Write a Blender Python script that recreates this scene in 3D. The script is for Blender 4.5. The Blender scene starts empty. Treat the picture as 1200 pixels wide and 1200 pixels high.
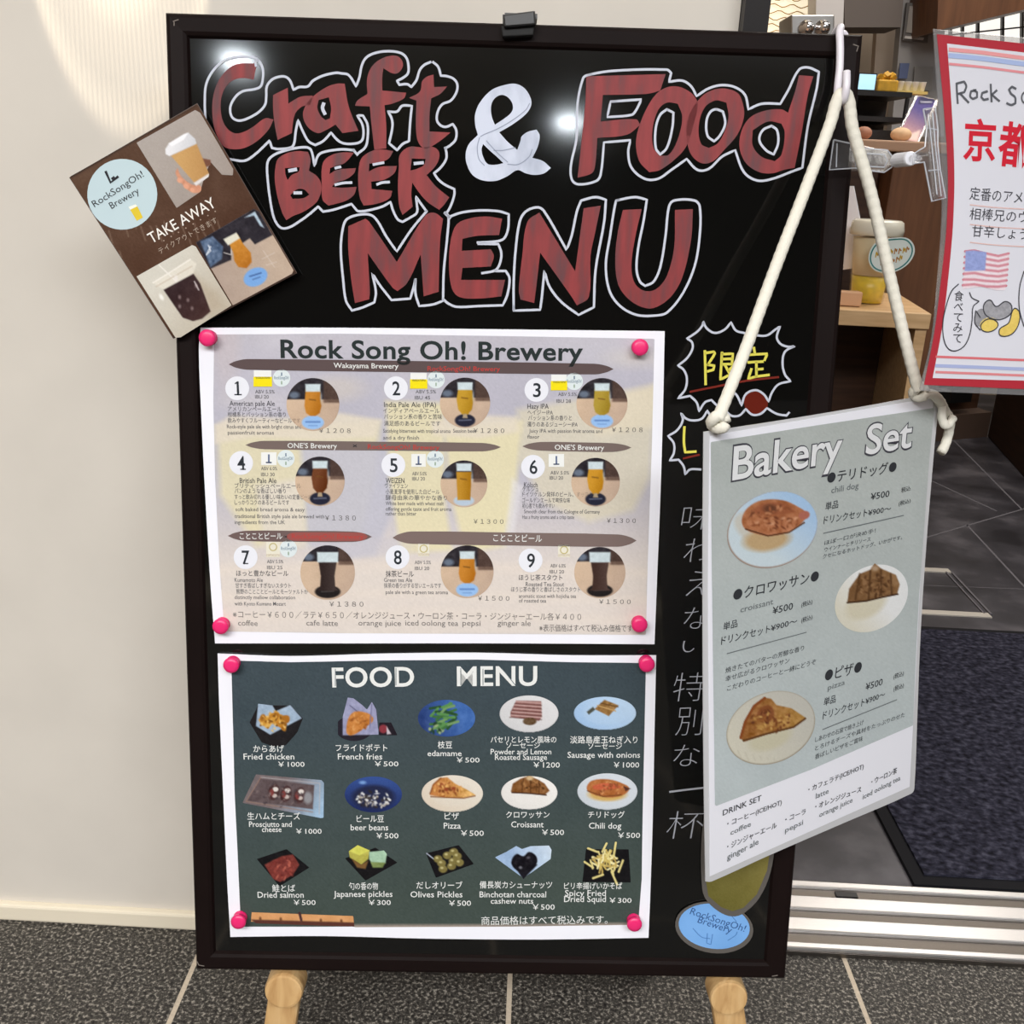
import bpy, bmesh, math, random
import numpy as np
from mathutils import Vector, Matrix
scene = bpy.context.scene
COL = scene.collection
# ------------------------------------------------------------------ colour helpers
def lin(c):
    c = c / 255.0
    return c / 12.92 if c <= 0.04045 else ((c + 0.055) / 1.055) ** 2.4
def rgb(r, g, b, k=1.0):
    return tuple(min(0.95, lin(v) * k) for v in (r, g, b)) + (1.0,)
# ------------------------------------------------------------------ camera (1200 x 1200, f = 1200 px)
F = 1200.0
D = np.array([32, -410, 1200.0]); D /= np.linalg.norm(D)
L = np.array([1, .0512, .3417 * .0512 - .0267]); L /= np.linalg.norm(L)
V = np.cross(D, L); V /= np.linalg.norm(V)
R = np.array([L, D, -V])              # camera axes -> world (X along the wall, Y into the shop, Z up)
CAM = np.array([0, 0, .95])
cd = bpy.data.cameras.new('camera'); cam = bpy.data.objects.new('camera', cd); COL.objects.link(cam)
cd.sensor_width = 36; cd.lens = 36; cd.clip_start = .02
rr, uu, bb = R @ np.array([1, 0, 0]), R @ np.array([0, -1, 0]), R @ np.array([0, 0, -1])
cam.matrix_world = Matrix(((rr[0], uu[0], bb[0], CAM[0]), (rr[1], uu[1], bb[1], CAM[1]), (rr[2], uu[2], bb[2], CAM[2]), (0, 0, 0, 1)))
scene.camera = cam
# ------------------------------------------------------------------ world, lamps, exposure
w = bpy.data.worlds.new('world'); scene.world = w; w.use_nodes = True
w.node_tree.nodes['Background'].inputs[0].default_value = (.9, .95, 1, 1)
w.node_tree.nodes['Background'].inputs[1].default_value = .25
scene.view_settings.view_transform = 'Standard'; scene.view_settings.look = 'None'
scene.view_settings.exposure = .34; scene.view_settings.gamma = 1.0
scene.view_settings.use_curve_mapping = False
def area(name, loc, size, power, col=(1, 1, 1), target=None, shape='RECTANGLE', sy=None):
    l = bpy.data.lights.new(name, 'AREA'); l.shape = shape; l.size = size; l.size_y = sy or size
    l.energy = power; l.color = col
    o = bpy.data.objects.new(name, l); COL.objects.link(o); o.location = loc
    if target is not None:
        o.rotation_euler = (Vector(target) - Vector(loc)).to_track_quat('-Z', 'Y').to_euler()
    return o
def point(name, loc, power, rad, col=(1, 1, 1)):
    l = bpy.data.lights.new(name, 'POINT'); l.energy = power; l.shadow_soft_size = rad; l.color = col
    o = bpy.data.objects.new(name, l); COL.objects.link(o); o.location = loc; return o
area('corridor_ceiling_light', (-1.1, -1.9, 2.66), 2.0, 122, (1, .97, .94), sy=1.1)
area('corridor_ceiling_light', (1.1, -1.9, 2.66), 2.0, 90, (.95, .97, 1), sy=1.1)
point('downlight_above_board', (.0, .66, 2.55), 8, .03, (1, .95, .88))
area('downlight', (-1.25, -3.36, 2.69), .16, 7.5, (.86, .94, 1), (-1.25, -3.36, 0), 'DISK')
area('downlight', (.47, -3.95, 2.69), .15, 7, (.86, .94, 1), (.47, -3.95, 0), 'DISK')
area('unseen_shop_light', (1.3, 2.7, 2.6), 1.0, 26, (1, .93, .84))
area('unseen_shop_light', (2.1, 4.2, 2.6), .9, 9, (1, .96, .9))  # added unseen lamp, placed to brighten the metal door track by its reflection
area('unseen_shop_light', (2.6, 1.9, 2.6), 1.2, 7, (.95, .97, 1))
def beam():
    l = bpy.data.lights.new('wall_spotlight', 'SPOT'); l.energy = 230; l.color = (1, .86, .66)
    l.spot_size = math.radians(11.2); l.spot_blend = .12; l.shadow_soft_size = .0015
    o = bpy.data.objects.new('wall_spotlight', l); COL.objects.link(o)
    loc = Vector((-.404, .70, 2.3)); o.location = loc
    o.rotation_euler = (Vector((-.404, 1.066, 1.33)) - loc).to_track_quat('-Z', 'Y').to_euler()
    l.use_nodes = True; nt = l.node_tree; em = nt.nodes['Emission']
    tc = nt.nodes.new('ShaderNodeTexCoord'); sep = nt.nodes.new('ShaderNodeSeparateXYZ')
    nt.links.new(tc.outputs['Normal'], sep.inputs[0])
    def m(op, a, b=None):
        n = nt.nodes.new('ShaderNodeMath'); n.operation = op
        for i, v in enumerate((a, b)):
            if v is None: continue
            if isinstance(v, (int, float)): n.inputs[i].default_value = v
            else: nt.links.new(v, n.inputs[i])
        return n.outputs[0]
    st = m('ADD', m('MULTIPLY', m('SINE', m('MULTIPLY', sep.outputs[0], 1800)), .32), .74)       # ribbed lamp glass
    r = m('DIVIDE', m('SQRT', m('ADD', m('POWER', sep.outputs[0], 2), m('POWER', sep.outputs[1], 2))), .0976)
    cr = nt.nodes.new('ShaderNodeValToRGB'); el = cr.color_ramp.elements
    for k in range(4): el.new(.5)
    for e, (ps, v) in zip(el, ((0, .45), (.5, .6), (.68, .95), (.78, .42), (.88, .32), (.96, .6))): e.position = ps; e.color = (v, v, v, 1)
    nt.links.new(r, cr.inputs[0])
    nt.links.new(m('MULTIPLY', st, cr.outputs[0]), em.inputs['Strength'])
beam()
# ------------------------------------------------------------------ materials
MATS = {}
def new_mat(name):
    m = bpy.data.materials.new(name); m.use_nodes = True; MATS[name] = m
    return m, m.node_tree, m.node_tree.nodes['Principled BSDF']
def flat(name, c, rough=.5, spec=.5, metal=0, coat=0, coatr=.1, trans=0, alpha=1, emit=0, var=0, vscale=60, stretch=None, bump=0):
    if name in MATS: return MATS[name]
    m, nt, b = new_mat(name)
    b.inputs['Base Color'].default_value = c; b.inputs['Roughness'].default_value = rough
    b.inputs['Specular IOR Level'].default_value = spec; b.inputs['Metallic'].default_value = metal
    b.inputs['Coat Weight'].default_value = coat; b.inputs['Coat Roughness'].default_value = coatr
    b.inputs['Transmission Weight'].default_value = trans; b.inputs['Alpha'].default_value = alpha
    if emit:
        b.inputs['Emission Color'].default_value = c; b.inputs['Emission Strength'].default_value = emit
    if var or bump:
        tc = nt.nodes.new('ShaderNodeTexCoord'); mp = nt.nodes.new('ShaderNodeMapping'); no = nt.nodes.new('ShaderNodeTexNoise')
        if stretch: mp.inputs['Scale'].default_value = stretch
        no.inputs['Scale'].default_value = vscale; no.inputs['Detail'].default_value = 5
        nt.links.new(tc.outputs['Object'], mp.inputs[0]); nt.links.new(mp.outputs[0], no.inputs['Vector'])
        if var:
            cr = nt.nodes.new('ShaderNodeValToRGB')
            cr.color_ramp.elements[0].position = .3; cr.color_ramp.elements[1].position = .7
            cr.color_ramp.elements[0].color = tuple(v * (1 - var) for v in c[:3]) + (1,)
            cr.color_ramp.elements[1].color = tuple(min(1, v * (1 + var)) for v in c[:3]) + (1,)
            nt.links.new(no.outputs['Fac'], cr.inputs[0]); nt.links.new(cr.outputs[0], b.inputs['Base Color'])
        if bump:
            bp = nt.nodes.new('ShaderNodeBump'); bp.inputs['Strength'].default_value = bump; bp.inputs['Distance'].default_value = .002
            nt.links.new(no.outputs['Fac'], bp.inputs['Height']); nt.links.new(bp.outputs[0], b.inputs['Normal'])
    return m
def ramp_mat(name, stops, tex='noise', scale=50, rough=.6, stretch=None, detail=6, bump=0, spec=.4, coat=0, dist=0):
    m, nt, b = new_mat(name)
    tc = nt.nodes.new('ShaderNodeTexCoord'); mp = nt.nodes.new('ShaderNodeMapping')
    if stretch: mp.inputs['Scale'].default_value = stretch
    nt.links.new(tc.outputs['Object'], mp.inputs[0])
    if tex == 'noise':
        t = nt.nodes.new('ShaderNodeTexNoise'); t.inputs['Detail'].default_value = detail; t.inputs['Distortion'].default_value = dist; out = 'Fac'
    elif tex == 'voronoi':
        t = nt.nodes.new('ShaderNodeTexVoronoi'); out = 'Color'
    else:
        t = nt.nodes.new('ShaderNodeTexWave'); t.inputs['Distortion'].default_value = dist; t.inputs['Detail'].default_value = 3; out = 'Fac'
    t.inputs['Scale'].default_value = scale
    nt.links.new(mp.outputs[0], t.inputs['Vector'])
    cr = nt.nodes.new('ShaderNodeValToRGB'); el = cr.color_ramp.elements
    while len(el) < len(stops): el.new(.5)
    for e, (p, c) in zip(el, stops): e.position = p; e.color = c
    nt.links.new(t.outputs[out], cr.inputs[0]); nt.links.new(cr.outputs[0], b.inputs['Base Color'])
    b.inputs['Roughness'].default_value = rough; b.inputs['Specular IOR Level'].default_value = spec; b.inputs['Coat Weight'].default_value = coat
    if bump:
        bp = nt.nodes.new('ShaderNodeBump'); bp.inputs['Strength'].default_value = bump; bp.inputs['Distance'].default_value = .003
        nt.links.new(t.outputs[out], bp.inputs['Height']); nt.links.new(bp.outputs[0], b.inputs['Normal'])
    return m
PK = .98                                    # print colours: photo value -> pigment
def P(r, g, b): return rgb(r, g, b, PK)
def ink(r, g, b): return flat('ink_%d_%d_%d' % (r, g, b), P(r, g, b), .6, .05)
def print_mat():
    m, nt, b = new_mat('printed_picture')
    a = nt.nodes.new('ShaderNodeAttribute'); a.attribute_name = 'print'
    nt.links.new(a.outputs['Color'], b.inputs['Base Color']); b.inputs['Roughness'].default_value = .5
    b.inputs['Specular IOR Level'].default_value = .05
    return m
PRINT = print_mat()
# ------------------------------------------------------------------ mesh builder
WLOC = {}
class MB:
    def __init__(s): s.v = []; s.f = []; s.mi = []; s.mats = []; s.cols = None
    def m(s, mat):
        if mat not in s.mats: s.mats.append(mat)
        return s.mats.index(mat)
    def poly(s, pts, mat):
        n = len(s.v); s.v += [tuple(p) for p in pts]; s.f.append(tuple(range(n, n + len(pts)))); s.mi.append(s.m(mat))
    def mesh(s, vs, fs, mat):
        n = len(s.v); k = s.m(mat); s.v += [tuple(p) for p in vs]
        for f in fs: s.f.append(tuple(i + n for i in f)); s.mi.append(k)
    def prism(s, pts, dvec, mat):
        pts = [np.array(p, float) for p in pts]; n = len(pts); d = np.array(dvec, float)
        vs = pts + [p + d for p in pts]
        fs = [tuple(range(n)), tuple(range(2 * n - 1, n - 1, -1))] + [(i, i + n, (i + 1) % n + n, (i + 1) % n) for i in range(n)]
        s.mesh(vs, fs, mat)
    def box(s, c, sz, mat, rz=0, M=None):
        c = np.array(c, float)
        if M is None:
            a = math.cos(rz); b = math.sin(rz); M = np.array([[a, -b, 0], [b, a, 0], [0, 0, 1]])
        vs = [c + M @ (np.array(sz) * .5 * np.array((x, y, z))) for x, y, z in ((-1, -1, -1), (1, -1, -1), (1, 1, -1), (-1, 1, -1), (-1, -1, 1), (1, -1, 1), (1, 1, 1), (-1, 1, 1))]
        s.mesh(vs, [(3, 2, 1, 0), (4, 5, 6, 7), (0, 1, 5, 4), (1, 2, 6, 5), (2, 3, 7, 6), (3, 0, 4, 7)], mat)
    def tube(s, path, rad, mat, seg=10, cap=True):
        path = [Vector(p) for p in path]; n = len(path)
        if not hasattr(rad, '__len__'): rad = [rad] * n
        vs = []; fs = []; up = Vector((.13, .31, .94)).normalized(); x = None
        for i, p in enumerate(path):
            t = (path[min(i + 1, n - 1)] - path[max(i - 1, 0)]).normalized()
            if x is None: x = t.cross(up).normalized()
            else: x = (x - t * x.dot(t)).normalized()
            y = t.cross(x)
            vs += [p + (x * math.cos(a) + y * math.sin(a)) * rad[i] for a in (2 * math.pi * k / seg for k in range(seg))]
        for i in range(n - 1):
            for k in range(seg):
                a, b = i * seg + k, i * seg + (k + 1) % seg
                fs.append((a, b, b + seg, a + seg))
        if cap: fs.append(tuple(range(seg - 1, -1, -1))); fs.append(tuple(range((n - 1) * seg, n * seg)))
        s.mesh(vs, fs, mat)
    def lathe(s, o, ax, prof, mat, seg=24, sq=(1, 1)):
        ax = Vector(ax).normalized(); x = ax.cross(Vector((.3, .2, .9))).normalized() if abs(ax.z) < .9 else Vector((1, 0, 0)); x = (x - ax * x.dot(ax)).normalized(); y = ax.cross(x)
        o = Vector(o); vs = []; fs = []
        for r, h in prof:
            vs += [o + ax * h + (x * math.cos(a) * sq[0] + y * math.sin(a) * sq[1]) * r for a in (2 * math.pi * k / seg for k in range(seg))]
        for i in range(len(prof) - 1):
            for k in range(seg):
                a, b = i * seg + k, i * seg + (k + 1) % seg
                fs.append((a, b, b + seg, a + seg))
        fs.append(tuple(range(seg - 1, -1, -1))); fs.append(tuple(range((len(prof) - 1) * seg, len(prof) * seg)))
        s.mesh(vs, fs, mat)
    def build(s, name, parent=None, smooth=False, bevel=0, loc=None):
        base = WLOC.get(parent.name, np.zeros(3)) if parent else (np.zeros(3) if loc is None else np.array(loc, float))
        me = bpy.data.meshes.new(name)
        me.from_pydata([tuple(np.array(p) - base) for p in s.v], [], s.f)
        for m in s.mats: me.materials.append(m)
        me.polygons.foreach_set('material_index', s.mi)
        if smooth: me.polygons.foreach_set('use_smooth', [True] * len(me.polygons))
        o = bpy.data.objects.new(name, me); COL.objects.link(o)
        if parent: o.parent = parent
        else: o.location = base
        WLOC[o.name] = base
        if bevel:
            b = o.modifiers.new('bevel', 'BEVEL'); b.width = bevel; b.segments = 2; b.limit_method = 'ANGLE'
        return o
def thing(name, loc, label, cat, group=None):
    o = bpy.data.objects.new(name, None); o.empty_display_size = .05; COL.objects.link(o); o.location = loc
    WLOC[o.name] = np.array(loc, float); return tag(o, label, cat, group)
def tag(o, label, cat, group=None, kind=None):
    o['label'] = label; o['category'] = cat
    if group: o['group'] = group
    if kind: o['kind'] = kind
    return o
def struct(o, label=None, cat=None):
    o['kind'] = 'structure'
    if label: o['label'] = label; o['category'] = cat
    return o
# ------------------------------------------------------------------ planes seen in the photo: pixel -> point on a real plane
def ray(p): return R @ np.array([(p[0] - 600) / F, (p[1] - 600) / F, 1.0])
class Plane:
    def __init__(s, O, X, Y):
        s.O = np.array(O, float); s.X = np.array(X, float); s.X /= np.linalg.norm(s.X)
        s.Y = np.array(Y, float); s.Y -= s.X * (s.X @ s.Y); s.Y /= np.linalg.norm(s.Y)
        s.N = np.cross(s.Y, s.X)
    def at(s, u, v, off=0): return s.O + s.X * u + s.Y * v + s.N * off
    def uv(s, p, off=0):
        d = ray(p); o = s.O + s.N * off; t = ((o - CAM) @ s.N) / (d @ s.N); q = CAM + d * t - o
        return np.array([q @ s.X, q @ s.Y])
    def pt(s, p, off=0): u = s.uv(p, off); return s.at(u[0], u[1], off)
    def px(s, p): return np.linalg.norm(s.uv((p[0] + 1, p[1])) - s.uv(p))
    def shift(s, d): return Plane(s.O + s.N * d, s.X, s.Y)
def on_y(p, Y): d = ray(p); return CAM + d * (Y / d[1])
def on_z(p, z): d = ray(p); return CAM + d * ((z - CAM[2]) / d[2])
def smooth(pts, closed=False, n=5, sharp=55):
    pts = [np.array(p, float) for p in pts]
    if closed: pts = pts + [pts[0]]
    N = len(pts); sh = [False] * N
    def ang(a, b, c):
        u = b - a; w2 = c - b
        return math.degrees(math.acos(max(-1, min(1, (u @ w2) / (np.linalg.norm(u) * np.linalg.norm(w2) + 1e-9)))))
    for i in range(N):
        if 0 < i < N - 1: sh[i] = ang(pts[i - 1], pts[i], pts[i + 1]) > sharp
        elif closed: sh[i] = ang(pts[-2], pts[0], pts[1]) > sharp
    out = []
    for i in range(N - 1):
        p1, p2 = pts[i], pts[i + 1]
        p0 = (pts[-2] if closed else p1) if i == 0 else pts[i - 1]
        p3 = (pts[1] if closed else p2) if i == N - 2 else pts[i + 2]
        L2 = np.linalg.norm(p2 - p1)
        def tang(a, b, c, s_):
            if s_: return None
            t = c - a; k = np.linalg.norm(t)
            return t / k * L2 if k > 1e-9 else c - b
        t1 = tang(p0, p1, p2, sh[i]); t2 = tang(p1, p2, p3, sh[i + 1])
        if t1 is None: t1 = p2 - p1
        if t2 is None: t2 = p2 - p1
        for k in range(n):
            t = k / n; t_2 = t * t; t3 = t_2 * t
            out.append((2 * t3 - 3 * t_2 + 1) * p1 + (t3 - 2 * t_2 + t) * t1 + (-2 * t3 + 3 * t_2) * p2 + (t3 - t_2) * t2)
    if not closed: out.append(pts[-1])
    return out
def crop(x0, y0, s, pts): return [(x0 + x / s, y0 + y / s) for x, y in pts]
def ribbon(mb, pl, pts, wpx, off, mat, closed=False, sm=True, taper=0, sharp=55):
    q = smooth(pts, closed, 5, sharp) if sm else [np.array(p, float) for p in pts]
    if closed: q = q + [q[0], q[1]]
    k = pl.px(q[0]); uv = [pl.uv(p, off) for p in q]
    uv = [uv[0]] + [b for a, b in zip(uv, uv[1:]) if np.linalg.norm(b - a) > 1e-6]
    n = len(uv); vs = []
    for i in range(n):
        t = uv[min(i + 1, n - 1)] - uv[max(i - 1, 0)]; t = t / (np.linalg.norm(t) + 1e-12)
        nn = np.array([-t[1], t[0]]); w = wpx * k * .5
        if taper: w *= 1 - taper * (i / (n - 1))
        e = uv[i] + (0 if closed else (-t * w * .6 if i == 0 else t * w * .6 if i == n - 1 else 0))
        vs += [pl.at(*(e + nn * w), off), pl.at(*(e - nn * w), off)]
    mb.mesh(vs, [(2 * i, 2 * i + 1, 2 * i + 3, 2 * i + 2) for i in range(n - 1)], mat)
def curve_mesh(cu):
    o = bpy.data.objects.new('tmp', cu); COL.objects.link(o)
    dg = bpy.context.evaluated_depsgraph_get(); me = bpy.data.meshes.new_from_object(o.evaluated_get(dg))
    vs = [(v.co.x, v.co.y) for v in me.vertices]; fs = [tuple(p.vertices) for p in me.polygons]
    bpy.data.objects.remove(o); bpy.data.meshes.remove(me); bpy.data.curves.remove(cu)
    return vs, fs
def fill(mb, pl, loops, off, mat, sm=True, n=5):
    cu = bpy.data.curves.new('tmp', 'CURVE'); cu.dimensions = '2D'; cu.fill_mode = 'BOTH'
    for lp in loops:
        q = smooth(lp, True, n) if sm else [np.array(p, float) for p in lp]
        sp = cu.splines.new('POLY'); sp.points.add(len(q) - 1); sp.use_cyclic_u = True
        for p, c in zip(sp.points, q): p.co = (c[0] / 100, c[1] / 100, 0, 1)
    vs, fs = curve_mesh(cu)
    mb.mesh([pl.pt((x * 100, y * 100), off) for x, y in vs], fs, mat)
def text(mb, pl, s, p0, p1, h, off, mat, bold=0, space=1.0, shear=0):
    cu = bpy.data.curves.new('tmp', 'FONT'); cu.body = s; cu.resolution_u = 2 if (h or 9) < 16 else 5; cu.offset = bold; cu.space_character = space; cu.shear = shear
    vs, fs = curve_mesh(cu)
    if not vs: return
    a, b = pl.uv(p0, off), pl.uv(p1, off); d = b - a; ln = np.linalg.norm(d); d /= ln; up = np.array([d[1], -d[0]])
    x0 = min(v[0] for v in vs); x1 = max(v[0] for v in vs); sx = ln / (x1 - x0)
    cjk = any(ord(c) > 0x2E80 for c in s); ch, cb = (.85, -.06) if cjk else (.70, 0)
    sy = sx if h is None else np.linalg.norm(pl.uv((p0[0], p0[1] - h), off) - a) / ch
    mb.mesh([pl.at(*(a + d * (x - x0) * sx + up * (y - cb) * sy), off) for x, y in vs], fs, mat)
# ------------------------------------------------------------------ painter: printed pictures as colour grids
class Pic:
    def __init__(s, x0, y0, x1, y1, step=1.0, base=None, seed=1):
        nx = max(2, int((x1 - x0) / step) + 1); ny = max(2, int((y1 - y0) / step) + 1)
        s.x, s.y = np.meshgrid(np.linspace(x0, x1, nx), np.linspace(y0, y1, ny)); s.step = step
        s.c = np.zeros((ny, nx, 3)); s.a = np.zeros((ny, nx)); s.rng = np.random.RandomState(seed)
        if base: s.c[:] = base; s.a[:] = 1
    def noise(s, scale):
        def one(sc):
            gx = int(np.ptp(s.x) / sc) + 3; gy = int(np.ptp(s.y) / sc) + 3; g = s.rng.rand(gy, gx)
            fx = (s.x - s.x.min()) / sc; fy = (s.y - s.y.min()) / sc; ix = fx.astype(int); iy = fy.astype(int); tx = fx - ix; ty = fy - iy
            return (g[iy, ix] * (1 - tx) + g[iy, ix + 1] * tx) * (1 - ty) + (g[iy + 1, ix] * (1 - tx) + g[iy + 1, ix + 1] * tx) * ty
        return (one(scale) * .6 + one(scale * .5) * .4) * 2 - 1
    def lay(s, k, col, var=0, vs=4, grad=None):
        k = np.clip(k, 0, 1); c = np.broadcast_to(np.array(col, float), s.c.shape).copy()
        if grad is not None:
            c2, p0, p1 = grad; d = np.array(p1, float) - p0; t = np.clip(((s.x - p0[0]) * d[0] + (s.y - p0[1]) * d[1]) / (d @ d), 0, 1)[..., None]
            c = c * (1 - t) + np.array(c2, float) * t
        if var: c += s.noise(vs)[..., None] * var * 1.3 + (s.noise(max(1.6, vs * .4))[..., None] * var * .7 if vs < 9 else 0)
        a0 = (s.a * (1 - k))[..., None]; kk = k[..., None]
        s.c = (s.c * a0 + c * kk + s.c * 1e-6) / (a0 + kk + 1e-6); s.a = np.maximum(s.a, k)
        return s
    def ell(s, cx, cy, rx, ry, col, rot=0, soft=1.0, al=1, **kw):
        soft = max(soft, s.step * 1.5); a = math.radians(rot); dx = s.x - cx; dy = s.y - cy
        u = (dx * math.cos(a) + dy * math.sin(a)) / rx; v = (-dx * math.sin(a) + dy * math.cos(a)) / ry
        r = np.sqrt(u * u + v * v) + 1e-9
        return s.lay((.5 + (1 - r) * min(rx, ry) / soft) .clip(0, 1) * al, col, **kw)
    def poly(s, pts, col, soft=1.0, al=1, sm=False, **kw):
        soft = max(soft, s.step * 1.5); pts = np.array(smooth(pts, True, 4, 110) if sm else pts, float); n = len(pts); ins = np.zeros(s.x.shape, bool); dd = np.full(s.x.shape, 1e9)
        for i in range(n):
            a, b = pts[i], pts[(i + 1) % n]
            cond = (a[1] > s.y) != (b[1] > s.y)
            with np.errstate(divide='ignore', invalid='ignore'):
                xi = (b[0] - a[0]) * (s.y - a[1]) / (b[1] - a[1] + 1e-12) + a[0]
            ins ^= cond & (s.x < xi)
            e = b - a; t = np.clip(((s.x - a[0]) * e[0] + (s.y - a[1]) * e[1]) / (e @ e + 1e-12), 0, 1)
            dd = np.minimum(dd, np.hypot(s.x - a[0] - t * e[0], s.y - a[1] - t * e[1]))
        sd = np.where(ins, dd, -dd)
        return s.lay((.5 + sd / soft).clip(0, 1) * al, col, **kw)
    def line(s, pts, w, col, soft=1.0, al=1):
        dd = np.full(s.x.shape, 1e9)
        for a, b in zip(pts, pts[1:]):
            a = np.array(a, float); b = np.array(b, float); e = b - a
            t = np.clip(((s.x - a[0]) * e[0] + (s.y - a[1]) * e[1]) / (e @ e + 1e-12), 0, 1)
            dd = np.minimum(dd, np.hypot(s.x - a[0] - t * e[0], s.y - a[1] - t * e[1]))
        return s.lay((.5 + (w / 2 - dd) / soft).clip(0, 1) * al, col)
    def blobs(s, cx, cy, rx, ry, n, r, cols, sq=.7):
        for i in range(n):
            a = s.rng.rand() * 6.28; q = math.sqrt(s.rng.rand())
            s.ell(cx + math.cos(a) * rx * q, cy + math.sin(a) * ry * q, r * (.7 + .6 * s.rng.rand()), r * sq * (.7 + .6 * s.rng.rand()), cols[i % len(cols)], rot=s.rng.rand() * 180, soft=1.5)
        return s
    def build(s, name, pl, off, parent, cut=.5):
        ny, nx = s.a.shape; idx = {}; vs = []; cs = []; fs = []; A = s.a
        def corner(q):
            if q not in idx: idx[q] = len(vs); vs.append((s.x[q], s.y[q])); cs.append(s.c[q])
            return idx[q]
        def cross(q, r):
            key = (q, r) if q < r else (r, q)
            if key not in idx:
                q, r = key; t = (cut - A[q]) / (A[r] - A[q]); idx[key] = len(vs)
                vs.append((s.x[q] + t * (s.x[r] - s.x[q]), s.y[q] + t * (s.y[r] - s.y[q]))); cs.append(s.c[q] if A[q] > A[r] else s.c[r])
            return idx[key]
        K_ = A >= cut; anyk = K_[:-1, :-1] | K_[1:, :-1] | K_[:-1, 1:] | K_[1:, 1:]
        for j, i in zip(*np.nonzero(anyk)):
            q4 = ((j, i), (j, i + 1), (j + 1, i + 1), (j + 1, i)); f = []
            for n in range(4):
                q, r = q4[n], q4[(n + 1) % 4]
                if K_[q]: f.append(corner(q))
                if K_[q] != K_[r]: f.append(cross(q, r))
            if len(f) > 2: fs.append(tuple(f))
        d = np.array([((p[0] - 600) / F, (p[1] - 600) / F, 1.0) for p in vs]) @ R.T
        o = pl.O + pl.N * off; t = ((o - CAM) @ pl.N) / (d @ pl.N); W = CAM + d * t[:, None]
        mb = MB(); mb.mesh([tuple(p) for p in W], fs, PRINT); ob = mb.build(name, parent)
        c = np.array(cs); g_ = c.mean(1, keepdims=True); c = g_ + (c - g_) * .9 + s.rng.randn(len(c), 1) * 2; c = np.clip(c, 0, 255) / 255; c = np.where(c <= .04045, c / 12.92, ((c + .055) / 1.055) ** 2.4) * PK
        at = ob.data.color_attributes.new('print', 'FLOAT_COLOR', 'POINT')
        at.data.foreach_set('color', np.concatenate([np.clip(c, 0, .95), np.ones((len(c), 1))], 1).astype(np.float32).ravel())
        return ob
# ================================================================== the planes
B = Plane((-.32576781, .95691129, .10657427 + .95), (.99927855, .03367668, .01755723), (.02235728, -.14792128, -.9887464))
BW, BH = .600, .906
K0 = Plane((.1409022, .79015625, -.19553482 + .95), (.83685377, .54675735, .0265485), (.10895349, -.0134437, -.99395598))   # bakery sheet
# the red poster: turned a little, its left edge about .87 m from the lens
a_ = math.radians(12); Xp = R @ np.array([math.cos(a_), .052, math.sin(a_)]); Yp = R @ np.array([.01, .995, .10])
d_ = R @ np.array([(1085 - 600) / F, (250 - 600) / F, 1.0])
RP = Plane(CAM + d_ * .87, Xp, Yp)
PANEL = -.005
# ================================================================== setting
M_wall = flat('cream_wall_paint', rgb(216, 210, 200), .7, .3, var=.03, vscale=9, bump=.12)
def grain(name, c1, c2, c3, rough=.55):
    m, nt, b = new_mat(name)
    tc = nt.nodes.new('ShaderNodeTexCoord')
    n1 = nt.nodes.new('ShaderNodeTexNoise'); n1.inputs['Scale'].default_value = 235; n1.inputs['Detail'].default_value = 3; n1.inputs['Roughness'].default_value = .7
    n2 = nt.nodes.new('ShaderNodeTexNoise'); n2.inputs['Scale'].default_value = 3; n2.inputs['Detail'].default_value = 3
    for n in (n1, n2): nt.links.new(tc.outputs['Object'], n.inputs['Vector'])
    cr = nt.nodes.new('ShaderNodeValToRGB'); el = cr.color_ramp.elements; el.new(.5); el.new(.6)
    for e, (p, c) in zip(el, ((.38, c1), (.47, c2), (.53, c2), (.64, c3))): e.position = p; e.color = c
    nt.links.new(n1.outputs['Fac'], cr.inputs[0]); nt.links.new(cr.outputs[0], b.inputs['Base Color'])
    b.inputs['Roughness'].default_value = rough; b.inputs['Specular IOR Level'].default_value = .3
    return m
M_gran = grain('speckled_granite', rgb(24, 22, 21), rgb(64, 61, 57), rgb(160, 154, 144))
M_grout = flat('pale_grout', rgb(200, 186, 166), .8, .2, var=.1, vscale=300)
M_slate = ramp_mat('dark_slate_tile', [(.34, rgb(36, 34, 38)), (.52, rgb(60, 58, 63)), (.68, rgb(94, 91, 96))], scale=6, rough=.42, detail=9, spec=.4)
M_strip = flat('pale_metal_strip', rgb(196, 190, 180), .4, .5)
M_seam = flat('grey_tile_seam', rgb(104, 101, 106), .8)
M_metal = flat('brushed_aluminium', rgb(216, 214, 214), .34, .5, metal=1, var=.06, vscale=40, stretch=(3, 120, 120))
M_metal2 = flat('dark_aluminium', rgb(118, 112, 106), .45, .5, metal=1, var=.12, vscale=60, stretch=(3, 80, 80))  # darker metal, shows between the ribs of the door track
M_steel = flat('stainless_steel', rgb(165, 163, 160), .35, metal=1)
M_dark = flat('dark_bronze_frame', rgb(24, 20, 20), .5, .3)
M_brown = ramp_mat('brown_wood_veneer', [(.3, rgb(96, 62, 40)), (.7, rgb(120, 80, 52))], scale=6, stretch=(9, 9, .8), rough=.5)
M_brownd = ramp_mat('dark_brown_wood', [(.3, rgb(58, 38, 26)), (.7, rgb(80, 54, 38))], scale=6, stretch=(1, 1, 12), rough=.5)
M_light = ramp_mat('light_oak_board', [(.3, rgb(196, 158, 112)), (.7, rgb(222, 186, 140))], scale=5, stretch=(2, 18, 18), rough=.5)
M_pine = ramp_mat('pale_pine_wood', [(.25, rgb(176, 134, 84)), (.5, rgb(204, 166, 114)), (.8, rgb(218, 186, 136))], scale=16, stretch=(5, 5, .5), rough=.55, dist=1.2)
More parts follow.
